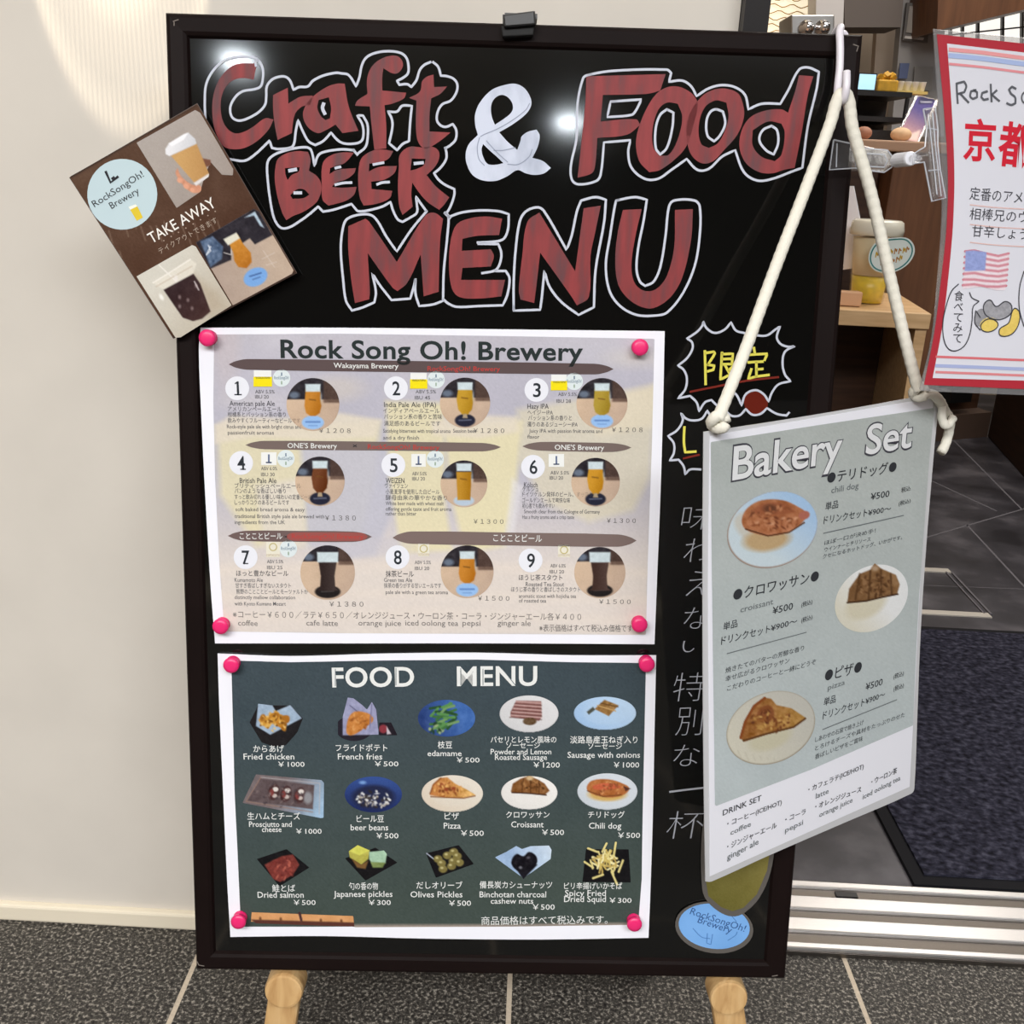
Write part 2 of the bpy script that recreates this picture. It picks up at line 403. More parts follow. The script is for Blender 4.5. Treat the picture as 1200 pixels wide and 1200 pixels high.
M_black = flat('black_plastic', rgb(20, 20, 21), .4)
M_grey = flat('grey_wall_panel', rgb(168, 166, 166), .7)
M_beige = flat('beige_wall_panel', rgb(176, 160, 142), .7)
WY = 1.066; XE = .181
def quad(name, pts, mat, loc=(0, 0, 0), th=None):
    mb = MB()
    if th is None: mb.poly(pts, mat)
    else: mb.prism(pts, th, mat)
    return mb.build(name)
o = MB(); o.box(((XE - 3.2) / 2, WY + .08, 1.35), (XE + 3.2, .16, 2.7), M_wall); struct(o.build('wall_left'))
o = MB(); o.box(((XE - 3.2) / 2, WY - .004, .012), (XE + 3.2, .012, .024), flat('cream_skirting', rgb(236, 226, 204), .4)); struct(o.build('baseboard_left', bevel=.003))
o = MB(); o.box((.193, 1.13, 1.35), (.023, .17, 2.7), M_dark); struct(o.build('trim_1'))
# granite floor of the corridor: slabs with pale joints between them
fb = MB(); fb.box((0, -1.73, -.0105), (8, 5.64, .02), M_grout)
jx = [-3.2, -2.79, -2.38, -1.97, -1.56, -1.15, -.775, -.373, .0152, .4440, .85, 1.26, 1.67, 2.08, 2.49, 2.9, 3.3]; jw = .0062
for a, b in zip(jx, jx[1:]):
    for k in range(-9, 3):
        y0, y1 = .32 + .41 * k, .32 + .41 * (k + 1)
        if k == 0: y0, y1 = .32, .73
        if k == 1: y0, y1 = .73, 1.085
        if k == 2: continue
        fb.box(((a + b) / 2, (y0 + y1) / 2, -.006), (b - a - jw, y1 - y0 - (jw if k != 1 else 0), .012), M_gran)
struct(fb.build('floor'))
# aluminium door track across the opening
t = thing('door_track', (1.7, 1.14, 0), 'ribbed aluminium sliding-door track set in the floor across the shop entrance', 'door track')
ty0, ty1 = 1.072, 1.213; tx0, tx1 = .206, 3.2
o = MB(); o.box(((tx0 + tx1) / 2, (ty0 + ty1) / 2, .002), (tx1 - tx0, ty1 - ty0, .008), M_metal2); o.build('base_plate', t)
for r0, r1 in ((1033, 1040.5), (1051, 1066), (1076.5, 1092.5), (1105.5, 1113)):
    ya, yb_ = on_z((955, r1), .009)[1], on_z((955, r0), .009)[1]
    o = MB(); o.box(((tx0 + tx1) / 2, (ya + yb_) / 2, .0075), (tx1 - tx0, yb_ - ya, .0065), M_metal); o.build('rib', t, bevel=.0025)
sl = on_z((1001, 1047), .0075)
o = MB(); o.box((sl[0] - .012, sl[1] - .004, .0065), (.030, .010, .004), M_black); o.build('slot', t)
# shop floor: slate tiles with thin seams
fs = MB(); fs.box((1.9, 3.1, -.012), (4.6, 3.78, .024), M_slate)
def seamline(a, b, w=.006):
    a = np.array([a[0], a[1], .0004]); b = np.array([b[0], b[1], .0004]); d = (b - a) / np.linalg.norm(b - a); n = np.array([-d[1], d[0], 0]) * w / 2
    fs.poly([a - n, b - n, b + n, a + n], M_seam)
dA = np.array([.084, -.278]); dA /= np.linalg.norm(dA)
seamline((1.30, 3.54), (1.459, 3.016)); seamline((1.309, 2.868), (1.25, 2.20)); seamline((.6, 2.32), (2.9, 4.08)); seamline((.42, 2.352), (2.9, 2.44), .003)
seamline((1.9, 3.31), (1.9, 2.2)); seamline((1.55, 3.05), (1.8, 4.9)); seamline((2.4, 3.70), (2.5, 2.45)); seamline((.9, 2.55), (.8, 3.6)); seamline((.43, 1.8), (.6, 1.8), .003)
struct(fs.build('floor'))
t = thing('floor_hatch', (1.0, 2.34, 0), 'steel-edged access hatch flush in the slate floor behind the door mat', 'floor hatch')
for nm, a, b, ww in (('edge_strip', (.62, 2.478), (1.111, 2.478), .026), ('edge_strip', (.58, 2.202), (1.10, 2.202), .024), ('side_strip', (1.113, 2.47), (1.106, 2.21), .005), ('side_strip', (1.098, 2.47), (1.090, 2.21), .004)):
    o = MB(); a = np.array(a); b = np.array(b); c = (a + b) / 2; d = b - a; o.box((c[0], c[1], .0015), (np.linalg.norm(d), ww, .003), M_strip if nm[0] == 'e' else M_seam, rz=math.atan2(d[1], d[0])); o.build(nm, t)
# door mat
t = thing('door_mat', (1.3, 1.66, 0), 'dark navy ribbed door mat with a black rubber edge inside the shop entrance', 'door mat')
M_mat = ramp_mat('navy_mat_pile', [(.32, rgb(26, 26, 33)), (.52, rgb(48, 48, 60)), (.74, rgb(78, 78, 92))], scale=84, stretch=(1, 1.2, 1), rough=.95, detail=4, bump=1, spec=.05)
MX0, MX1, MY0, MY1 = .594, 2.1, 1.228, 2.10
o = MB(); o.box(((MX0 + MX1) / 2, (MY0 + MY1) / 2, .004), (MX1 - MX0 - .02, MY1 - MY0 - .02, .012), M_mat); o.build('pile', t)
o = MB(); rub = flat('black_rubber', rgb(22, 22, 26), .8, .2)
for c, s_ in ((((MX0 + MX1) / 2, MY0, .003), (MX1 - MX0 + .02, .02, .007)), (((MX0 + MX1) / 2, MY1, .003), (MX1 - MX0 + .02, .02, .007)), ((MX0, (MY0 + MY1) / 2, .003), (.02, MY1 - MY0 - .02, .007)), ((MX1, (MY0 + MY1) / 2, .003), (.02, MY1 - MY0 - .02, .007))): o.box(c, s_, rub)
o.build('rubber_edge', t)
# ceilings and walls around (corridor and shop)
o = MB(); o.box((0, 1.2, 2.76), (8, 11.6, .06), flat('white_ceiling', rgb(215, 212, 206), .9)); struct(o.build('ceiling'))
o = MB(); o.box((0, -4.57, 1.37), (8, .06, 2.74), flat('dark_corridor_wall', rgb(46, 38, 34), .8, .2)); struct(o.build('wall_front'))
o = MB(); o.box((4.03, .2, 1.37), (.06, 9.6, 2.74), flat('taupe_side_wall', rgb(120, 108, 98), .8)); struct(o.build('wall_right'))
o = MB(); o.box((-3.23, -1.7, 1.37), (.06, 5.7, 2.74), flat('taupe_side_wall', rgb(120, 108, 98), .8)); struct(o.build('wall_left'))
BY = 4.85
def bw(pxs, Y, mat, name, th=.03, kind=None):
    mb = MB(); mb.prism([on_y(p, Y) for p in pxs], (0, th, 0), mat); ob = mb.build(name); return ob
o = MB(); o.box((1.9, BY + .04, 1.37), (4.6, .08, 2.74), flat('beige_back_wall', rgb(150, 136, 120), .8)); struct(o.build('wall_back'))
o = MB(); o.box((.13, 3.0, 1.37), (.05, 3.6, 2.74), M_beige); struct(o.build('wall_left'))
# ---- things in the shop, far to near
t = thing('wall_panel', on_y((932, 40), 3.6), 'lit cream wall panel with wavy gold lines behind the top of the board', 'wall panel')
o = MB(); x0, x1 = on_y((895, 0), 3.6)[0], on_y((958, 0), 3.6)[0]
o.box(((x0 + x1) / 2, 3.62, 1.7), (x1 - x0, .03, 1.1), flat('warm_backlit_panel', rgb(252, 240, 214), .5, emit=.55)); o.build('panel', t)
o = MB(); gold = flat('gold_line', rgb(190, 150, 90), .4)
for k in range(30):
    zz = 1.30 + k * .019
    o.tube([(x0 + (x1 - x0) * i / 14, 3.600, zz + .005 * math.sin(i * 1.3 + k * 2.1)) for i in range(15)], .0016, gold, 5)
o.build('wavy_lines', t)
o = bw([(958, -90), (992, -90), (986, 95), (955, 95)], 3.5, flat('white_pillar_paint', rgb(205, 202, 202), .7), 'pillar', .3); struct(o, 'white square pillar behind the hanging hook', 'pillar')
t = thing('dispenser_box', on_y((950, 45), 3.3), 'stainless box with two round knobs in front of the lit panel', 'dispenser')
o = MB(); o.prism([on_y(p, 3.3) for p in ((927, 17), (978, 17), (978, 60), (927, 60))], (0, .16, 0), M_steel); o.build('body', t, bevel=.004)
for kx in (944, 963):
    o = MB(); c = on_y((kx, 33), 3.3); o.lathe(c, (0, -1, 0), [(.022, 0), (.022, .012), (.014, .02), (.014, .04), (.004, .043)], flat('chrome_knob', rgb(225, 225, 228), .15, metal=1), 16); o.build('knob', t, smooth=True)
o = bw([(988, -40), (1062, -40), (1056, 32), (990, 32)], 4.3, flat('dark_grey_bulkhead', rgb(112, 104, 100), .8), 'bulkhead', .2); struct(o, 'dark grey bulkhead panel over the back wall', 'bulkhead')
o = bw([(1028, 30), (1052, 30), (1048, 150), (1020, 150)], 4.6, flat('pinkish_wall_panel', rgb(186, 170, 154), .7), 'wall_back', .05); struct(o)
o = bw([(1062, -40), (1108, -40), (1106, 160), (1044, 160)], 4.4, M_grey, 'wall_back', .06); struct(o)
t = thing('wall_notice', on_y((1076, 26), 4.38), 'framed notice on the grey back wall', 'notice')
o = MB(); o.prism([on_y(p, 4.37) for p in ((1063, 3), (1092, 5), (1087, 50), (1058, 47))], (0, .015, 0), flat('grey_frame', rgb(110, 106, 104), .5)); o.build('frame', t)
o = MB(); o.prism([on_y(p, 4.365) for p in ((1066, 7), (1089, 9), (1085, 40), (1062, 38))], (0, .006, 0), flat('notice_paper', rgb(170, 164, 158), .7)); o.build('sheet', t)
o = MB(); o.prism([on_y(p, 4.364) for p in ((1061, 42), (1083, 44), (1082, 47), (1060, 45))], (0, .006, 0), flat('white_strip', rgb(225, 222, 220), .6)); o.build('strip', t)
t = thing('wall_notice', on_y((1058, 85), 4.38), 'small blue and white notice on the grey wall above the counter', 'notice')
o = MB(); o.prism([on_y(p, 4.37) for p in ((1055, 74), (1066, 74), (1063, 92), (1053, 92))], (0, .008, 0), flat('blue_notice', rgb(96, 110, 150), .6)); o.build('sheet', t)
o = MB(); o.prism([on_y(p, 4.37) for p in ((1072, 78), (1094, 78), (1092, 106), (1070, 106))], (0, .008, 0), flat('grey_notice', rgb(140, 138, 136), .6)); o.build('grey_sheet', t)
o = bw([(1102, -60), (1300, -60), (1300, -14), (1230, 4), (1098, 36)], 4.1, M_brown, 'bulkhead', .3); struct(o, 'brown wooden bulkhead over the bright gridded window', 'bulkhead')
t = thing('grid_window', on_y((1180, 40), 4.5), 'bright gridded window under the brown bulkhead', 'window'); t['kind'] = 'structure'
o = MB(); o.prism([on_y(p, 4.5) for p in ((1106, 20), (1300, -20), (1300, 90), (1104, 90))], (0, .02, 0), flat('lit_frosted_pane', rgb(250, 246, 238), .5, emit=.8)); o.build('pane', t)
o = MB(); bar = flat('black_window_bar', rgb(40, 38, 36), .5)
for px_ in (1114, 1128, 1146, 1175, 1198, 1228, 1258): o.prism([on_y(p, 4.47) for p in ((px_, 0), (px_ + 2.5, 0), (px_ + 1.5, 92), (px_ - 1, 92))], (0, .02, 0), bar)
for py_ in (40, 66): o.prism([on_y(p, 4.46) for p in ((1104, py_ + 1), (1300, py_ - 20), (1300, py_ - 18.5), (1104, py_ + 2.5))], (0, .02, 0), bar)
o.build('glazing_bars', t)
# back unit and right cabinet standing on the slate floor
t = thing('low_bench', (1.55, 3.95, 0), 'low brown wooden bench unit at the far end of the slate floor', 'bench')
o = MB(); o.prism([(1.15, 3.66, 0), (1.83, 3.99, 0), (1.74, 4.25, 0), (1.05, 3.95, 0)], (0, 0, .10), flat('brown_plinth', rgb(84, 66, 56), .6)); o.build('plinth', t)
o = MB(); o.prism([(1.18, 3.76, .10), (1.80, 4.06, .10), (1.70, 4.3, .10), (1.08, 4.0, .10)], (0, 0, .32), M_brownd); o.build('body', t)
o = MB(); c = on_y((1147, 470), 3.72); o.box((c[0], 3.93, .21), (.11, .06, .12), M_black, rz=.45); o.build('vent', t)
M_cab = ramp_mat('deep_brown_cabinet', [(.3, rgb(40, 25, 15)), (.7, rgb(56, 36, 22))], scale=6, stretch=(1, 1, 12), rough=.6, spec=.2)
t = thing('side_cabinet', (2.0, 3.3, 0), 'dark brown wooden cabinet along the right of the slate floor', 'cabinet')
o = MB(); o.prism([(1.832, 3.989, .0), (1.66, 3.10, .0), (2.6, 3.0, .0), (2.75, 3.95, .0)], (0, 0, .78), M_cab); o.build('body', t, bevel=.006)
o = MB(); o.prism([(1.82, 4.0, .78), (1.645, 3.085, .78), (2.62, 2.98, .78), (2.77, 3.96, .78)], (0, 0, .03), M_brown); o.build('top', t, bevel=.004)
# bar counter (brown), its goods, and the oak display table with the jar
t = thing('bar_counter', (.95, 2.9, 0), 'tall brown wooden bar counter behind the light oak display table', 'counter')
cz = on_y((1040, 178), 2.66)[2]
CY = 2.66; cA = on_y((1038, 250), CY)[0]; cB = on_y((1097, 420), CY)[0]; cw = cB - cA
o = MB(); o.box((cA + cw / 2, CY + .26, cz / 2), (cw, .52, cz), M_brown); o.build('body', t, bevel=.004)
o = MB(); o.box((cA - .16, CY + .30, cz / 2), (.31, .44, cz), M_brownd); o.build('side_bay', t, bevel=.004)
o = MB(); o.box((cA + .0, CY + .255, cz + .0135), (.66, .55, .025), flat('pinkish_counter_top', rgb(186, 150, 124), .4)); o.build('top', t, bevel=.004)
ct = cz + .0265
t = thing('equipment_rack', (cA - .05, 3.0, ct), 'black two-tier equipment rack on the bar counter', 'rack')
def yb(p0, p1, Y, dep, mat, mb): mb.prism([on_y(p, Y) for p in ((p0[0], p0[1]), (p1[0], p0[1]), (p1[0], p1[1]), (p0[0], p1[1]))], (0, dep, 0), mat)
zt = lambda py, Y: on_y((1040, py), Y)[2]
xl, xr_ = on_y((1000, 130), 2.97)[0], on_y((1066, 130), 2.97)[0]
for nm, z0, z1, dd in (('lower_shelf', ct + .001, ct + .035, .2), ('middle_shelf', zt(143, 2.97), zt(137, 2.97), .2), ('top_shelf', zt(113, 2.97), zt(107, 2.97), .2)):
    o = MB(); o.box(((xl + xr_) / 2, 3.07, (z0 + z1) / 2), (xr_ - xl, dd, z1 - z0), M_black); o.build(nm, t)
o = MB(); o.box(((xl + xr_) / 2, 3.165, (ct + zt(107, 2.97)) / 2), (xr_ - xl - .01, .02, zt(113, 2.97) - ct - .004), M_black); o.build('back_panel', t)
for x in (xl + .006, xr_ - .006):
    o = MB(); o.box((x, 2.985, (ct + zt(113, 2.97)) / 2), (.008, .012, zt(113, 2.97) - ct - .003), M_black); o.build('post', t)
def round_thing(nm, p, Y, r, mat, lab, cat, zc, sq=(1, 1)):
    c = on_y(p, Y); mb = MB(); n = 8
    mb.lathe((c[0], Y, zc), (0, 0, 1), [(r * math.sin(math.pi * k / n) + 1e-4, r * (1 - math.cos(math.pi * k / n)) * .8) for k in range(n + 1)], mat, 16, sq)
    return tag(mb.build(nm, loc=(c[0], Y, zc), smooth=True), lab, cat)
round_thing('bread_roll', (1061, 125), 2.75, .021, flat('pale_bread', rgb(226, 190, 150), .7, var=.1, vscale=50), 'pale round bun on the counter beside the leaflet stand', 'bun', ct + .001, (1.25, 1))
round_thing('bread_roll', (1016, 130), 2.75, .02, flat('brown_bread', rgb(170, 120, 96), .7, var=.15, vscale=50), 'brown bun on the counter beside the board edge', 'bun', ct + .001)
tzz = zt(107, 2.97) + .001
t = thing('tablet_screen', (on_y((1016, 110), 3.0)[0], 3.0, tzz), 'small light-blue lit screen on the rack top next to the board', 'screen')
o = MB(); c = on_y((1015, 103), 3.0); o.box((c[0], 3.005, tzz + .022), (.05, .008, .044), M_black); o.build('case', t)
o = MB(); o.box((c[0], 2.9995, tzz + .022), (.044, .002, .038), flat('lit_blue_screen', rgb(170, 215, 235), .4, emit=.7)); o.build('display', t)
t = thing('gift_box', (on_y((1036, 100), 3.04)[0], 3.04, tzz), 'mustard-yellow wrapped packet with a crumpled top on the rack', 'packet')
o = MB(); c = on_y((1037, 102), 3.04); rng = random.Random(4)
M_must = flat('mustard_paper', rgb(206, 158, 44), .6, var=.2, vscale=60)
o.box((c[0], 3.04, tzz + .016), (.055, .05, .031), M_must); o.build('wrap', t, bevel=.004)
o = MB()
for k in range(9): o.box((c[0] + rng.uniform(-.02, .02), 3.04 + rng.uniform(-.012, .012), tzz + .038 + rng.uniform(-.002, .006)), (.016, .012, .012), M_must, M=np.array(Matrix.Rotation(rng.uniform(0, 3), 3, (rng.random(), rng.random(), 1))))
o.build('crumpled_top', t)
t = thing('cup_tray', (on_y((1065, 100), 3.06)[0], 3.06, tzz), 'tray of small white cups beside the mustard-yellow packet', 'tray')
c = on_y((1066, 104), 3.06); o = MB(); o.box((c[0], 3.06, tzz + .004), (.085, .05, .007), flat('yellow_tray', rgb(220, 196, 120), .5)); o.build('tray', t)
wc = flat('white_cup', rgb(238, 238, 236), .4)
for k in range(4):
    for j in range(2):
        o = MB(); o.lathe((c[0] - .03 + k * .02, 3.048 + j * .024, tzz + .0085), (0, 0, 1), [(.006, 0), (.009, .022), (.0095, .023)], wc, 10); o.build('cup', t, smooth=True)
# leaflet stand
t = thing('leaflet_stand', (on_y((1072, 165), 2.72)[0], 2.72, ct + .002), 'tilted leaflet fading from purple to pink in a clear stand on the counter', 'leaflet stand')
la = on_y((1051, 161), 2.76); lf = Plane(la, on_y((1075, 164), 2.76) - la, la - on_y((1075, 118), 2.83))
pc = Pic(1046, 112, 1102, 168, 1.5); pc.poly([(1051, 163), (1075, 166), (1096, 118), (1076, 113)], (226, 170, 160), grad=((92, 84, 150), (1060, 160), (1078, 128)))
pc.poly([(1076, 122), (1092, 122), (1096, 117), (1078, 113)], (64, 62, 96)); pc.line([(1079, 119), (1092, 120)], 1.5, (190, 190, 210)); pc.poly([(1052, 162), (1075, 165), (1079, 152), (1064, 158)], (238, 214, 206))
pc.build('leaflet', lf, .002, t)
o = MB(); cl = flat('clear_acrylic', (1, 1, 1, 1), .08, .5, trans=.9, alpha=.35)
o.prism([lf.pt(p, 0) for p in ((1049, 162), (1078, 165), (1101, 117), (1074, 111))], lf.N * -.004, cl); o.build('holder', t)
# oak display table
t = thing('display_table', (.55, 2.15, 0), 'light oak display table with an open dark underside beside the entrance', 'table')
TY = 2.14; ob_ = on_y((1092, 368), TY); tz = ob_[2]; oc = on_z((1053, 344), tz); oa = on_y((880, 362), TY); od = oc[:2] + (oa - ob_)[:2]; ob_, oa, oc = ob_[:2], oa[:2], oc[:2]
print('TABLE', oa, ob_, oc, od, tz)
o = MB(); o.prism([(*p, tz - .032) for p in (oa, ob_, oc, od)], (0, 0, .032), M_light); o.build('table_top', t, bevel=.002)
def post(nm, x, y, sx, sy, mat=M_light, z1=tz - .033): mb = MB(); mb.box((x, y, z1 / 2), (sx, sy, z1), mat, rz=-.16); mb.build(nm, t)
ra = math.atan2(oc[0] - ob_[0], oc[1] - ob_[1]); L_ = np.linalg.norm(oc - ob_); ux = (oc - ob_) / L_
def post(nm, f, x_in, sx, mat=M_light, z1=tz - .033):
    c = ob_ + ux * L_ * .5 + np.array([x_in, 0]); mb = MB(); mb.box((c[0], c[1], z1 / 2), (sx, L_ - .02, z1), mat, rz=-ra); mb.build(nm, t)
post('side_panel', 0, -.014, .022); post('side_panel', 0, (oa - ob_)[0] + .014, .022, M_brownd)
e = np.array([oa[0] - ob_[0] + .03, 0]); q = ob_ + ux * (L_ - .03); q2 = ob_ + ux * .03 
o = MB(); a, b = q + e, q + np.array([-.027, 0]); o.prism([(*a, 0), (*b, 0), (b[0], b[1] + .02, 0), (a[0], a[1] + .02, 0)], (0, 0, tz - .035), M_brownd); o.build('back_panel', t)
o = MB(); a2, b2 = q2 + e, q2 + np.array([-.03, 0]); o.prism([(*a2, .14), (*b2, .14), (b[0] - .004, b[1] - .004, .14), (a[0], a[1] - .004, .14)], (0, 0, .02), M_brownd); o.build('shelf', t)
# ---- things on the oak table
t = thing('drink_cup', (on_y((1022, 340), 2.28)[0], 2.28, tz), 'clear lidded cup with yellow jelly and a white-teal oval label on the oak table', 'cup')
c = on_y((1020, 342), 2.26); cx, cy = c[0], 2.28
M_clear = flat('clear_plastic', (1, 1, 1, 1), .12, .5, trans=.85, alpha=.15)
jh = on_y((1020, 276), 2.26)[2] - tz
o = MB(); o.lathe((cx, cy, tz + .001), (0, 0, 1), [(.0330, 0), (.036, .004), (.050, jh), (.048, jh), (.034, .006)], M_clear, 28); o.build('cup_wall', t, smooth=True)
o = MB(); o.lathe((cx, cy, tz + .003), (0, 0, 1), [(.032, 0), (.037, .055), (.001, .056)], flat('yellow_jelly', rgb(232, 200, 30), .3, var=.15, vscale=80), 24); o.build('yellow_filling', t, smooth=True)
o = MB(); o.lathe((cx, cy, tz + .060), (0, 0, 1), [(.037, 0), (.046, jh - .065), (.001, jh - .064)], flat('cream_filling', rgb(226, 210, 172), .6), 24); o.build('cream_filling', t, smooth=True)
o = MB(); o.lathe((cx, cy, tz + jh), (0, 0, 1), [(.049, 0), (.055, .001), (.056, .011), (.053, .028), (.047, .032), (.001, .033)], flat('milky_lid', rgb(226, 222, 206), .25, coat=.4), 28); o.build('lid', t, smooth=True)
lp = Plane(on_y((1044, 299), 2.222), (1, .02, 0), (0, -.12, -1))
o = MB(); o.prism([lp.pt(p, .0) for p in smooth(crop(960, 220, 4.61, [(400, 270), (480, 275), (515, 330), (490, 400), (420, 450), (340, 460), (285, 435), (265, 380), (290, 310), (340, 282)]), True)], lp.N * .0015, flat('label_white', rgb(214, 224, 220), .4))
lb = o.build('label', t)
o = MB(); ribbon(o, lp, crop(960, 220, 4.61, [(400, 280), (470, 283), (503, 330), (480, 395), (420, 440), (345, 450), (295, 428), (277, 380), (300, 318), (345, 290)]), 1.6, .0019, ink(60, 130, 130), True)

for k, (x, y) in enumerate(((1026, 298), (1031, 297), (1036, 296), (1043, 295), (1048, 294), (1053, 294), (1058, 293), (1062, 292), (1032, 307), (1037, 306), (1045, 306), (1050, 304), (1054, 302))):
    ribbon(o, lp, [(x, y + 3.5), (x + 1.2, y - 3), (x + 2.6, y + 2 - (k % 3)), (x + 3.2, y - 2 + (k % 2))], 1.2, .0019, ink(176, 122, 62) if k % 3 else ink(196, 160, 50))
o.build('label_print', lb)
t = thing('menu_card', on_y((1004, 315), 2.34), 'white folded card standing on the oak table behind the board edge', 'card')
cp = Plane(on_y((990, 315), 2.36), (1, 0, 0), (0, -.1, -1))
o = MB(); o.prism([cp.pt(p) for p in ((975, 218), (1000, 218), (1016, 312), (975, 318))], (0, .004, 0), flat('white_card', rgb(236, 230, 232), .5)); o.build('front_panel', t)
o = MB(); a1 = cp.pt((1000, 218)); a2 = cp.pt((1016, 312)); o.prism([a1, a2, a2 + np.array([.015, .03, 0]), a1 + np.array([.003, .004, 0])], (0, .003, 0), flat('white_card_side', rgb(226, 224, 228), .5)); o.build('rear_panel', t)
o = MB(); c = on_y((1000, 310), 2.21)
o.box((c[0], 2.21, tz + .016), (.05, .03, .030), flat('pinkish_wood_block', rgb(216, 170, 132), .5)); tag(o.build('card_holder', loc=(c[0], 2.21, tz), bevel=.003), 'small pinkish wooden block in front of the white folded card', 'card holder')
# ================================================================== the board
t = board = thing('menu_board', B.at(.3, BH, -.012), 'black chalkboard in a dark frame with a red hand-painted heading', 'chalkboard')
M_frame = flat('dark_brown_lacquer', rgb(23, 15, 14), .5, .08, var=.12, vscale=12, stretch=(1, 1, 1))
M_panel = flat('black_gloss_panel', rgb(12, 12, 11), .075, .42)
prof = [(0, -.021), (0, -.003), (.0015, -.0008), (.004, 0), (.0145, -.0006), (.0175, -.002), (.0195, -.0052), (.0195, -.008)]
def rail(k, nm):
    mb = MB(); c = [(0, 0), (BW, 0), (BW, BH), (0, BH)]; sg = [(1, 1), (-1, 1), (-1, -1), (1, -1)]
    wl = lambda i, w: (1.15 if i in (1, 2) else 1.0) * w
    vs = []
    for w_, d in prof:
        for i in (k, (k + 1) % 4): vs.append(B.at(c[i][0] + sg[i][0] * wl(i, w_), c[i][1] + sg[i][1] * w_, d))
    fs_ = [(2 * j, 2 * j + 1, 2 * j + 3, 2 * j + 2) for j in range(len(prof) - 1)]
    n = len(prof); fs_ += [(2 * n - 2, 2 * n - 1, 1, 0), tuple(range(0, 2 * n, 2)), tuple(range(2 * n - 1, 0, -2))]
    mb.mesh(vs, fs_, M_frame); return mb.build(nm, t)
fr = [rail(0, 'top_rail'), rail(1, 'side_rail'), rail(2, 'bottom_rail'), rail(3, 'side_rail')]
o = MB(); o.prism([B.at(.0192, .0192, PANEL), B.at(BW - .022, .0192, PANEL), B.at(BW - .022, BH - .0192, PANEL), B.at(.0192, BH - .0192, PANEL)], B.N * -.009, M_panel); o.build('panel', t)
o = MB(); sc_ = ink(120, 112, 106)
for ps in ([(203, 25), (209, 23)], [(204, 26), (204, 30)], [(1000, 52), (1006, 54), (1004, 60)], [(231, 1127), (233, 1131), (239, 1132)], [(905, 1144), (911, 1143)]): ribbon(o, B, ps, 1.2, .0003, sc_, sm=False)
o.build('corner_scuffs', fr[0])
RED = ramp_mat('red_poster_paint', [(.3, P(98, 58, 62)), (.5, P(130, 51, 53)), (.68, P(146, 55, 57))], scale=30, stretch=(3.6, 1, .5), rough=.5, detail=7, spec=.25)
WHT = ramp_mat('white_poster_paint', [(.2, P(168, 176, 194)), (.6, P(206, 213, 230))], scale=30, stretch=(2, 1, 1), rough=.5, spec=.25)
CHK = flat('white_chalk_line', P(198, 203, 216), .7, .1)
LO = PANEL + .0004
def lettering(nm, loops, mat=RED, whites=(), lines=()):
    mb = MB()
    for k, lp_ in enumerate(loops): fill(mb, B, lp_, LO, mat)
    pb = mb.build(nm, t)
    mb = MB()
    for ps, cl_ in lines: ribbon(mb, B, ps, 2.8, LO + .0003, CHK, cl_)
    for ps, wd in whites: ribbon(mb, B, ps, wd, LO + .0003, CHK)
    if mb.v: mb.build('chalk_outline', pb)
A_ = lambda p: crop(240, 60, 7.5, p)
B_ = lambda p: crop(380, 50, 7.5, p)
C_ = lambda p: crop(300, 160, 10, p)
D_ = lambda p: crop(410, 150, 9.23, p)
E_ = lambda p: crop(395, 230, 5.714, p)
F_ = lambda p: crop(590, 220, 5, p)
G_ = lambda p: crop(530, 80, 8, p)
H_ = lambda p: crop(660, 70, 3.871, p)
R2 = lambda p: crop(220, 40, 3, p)
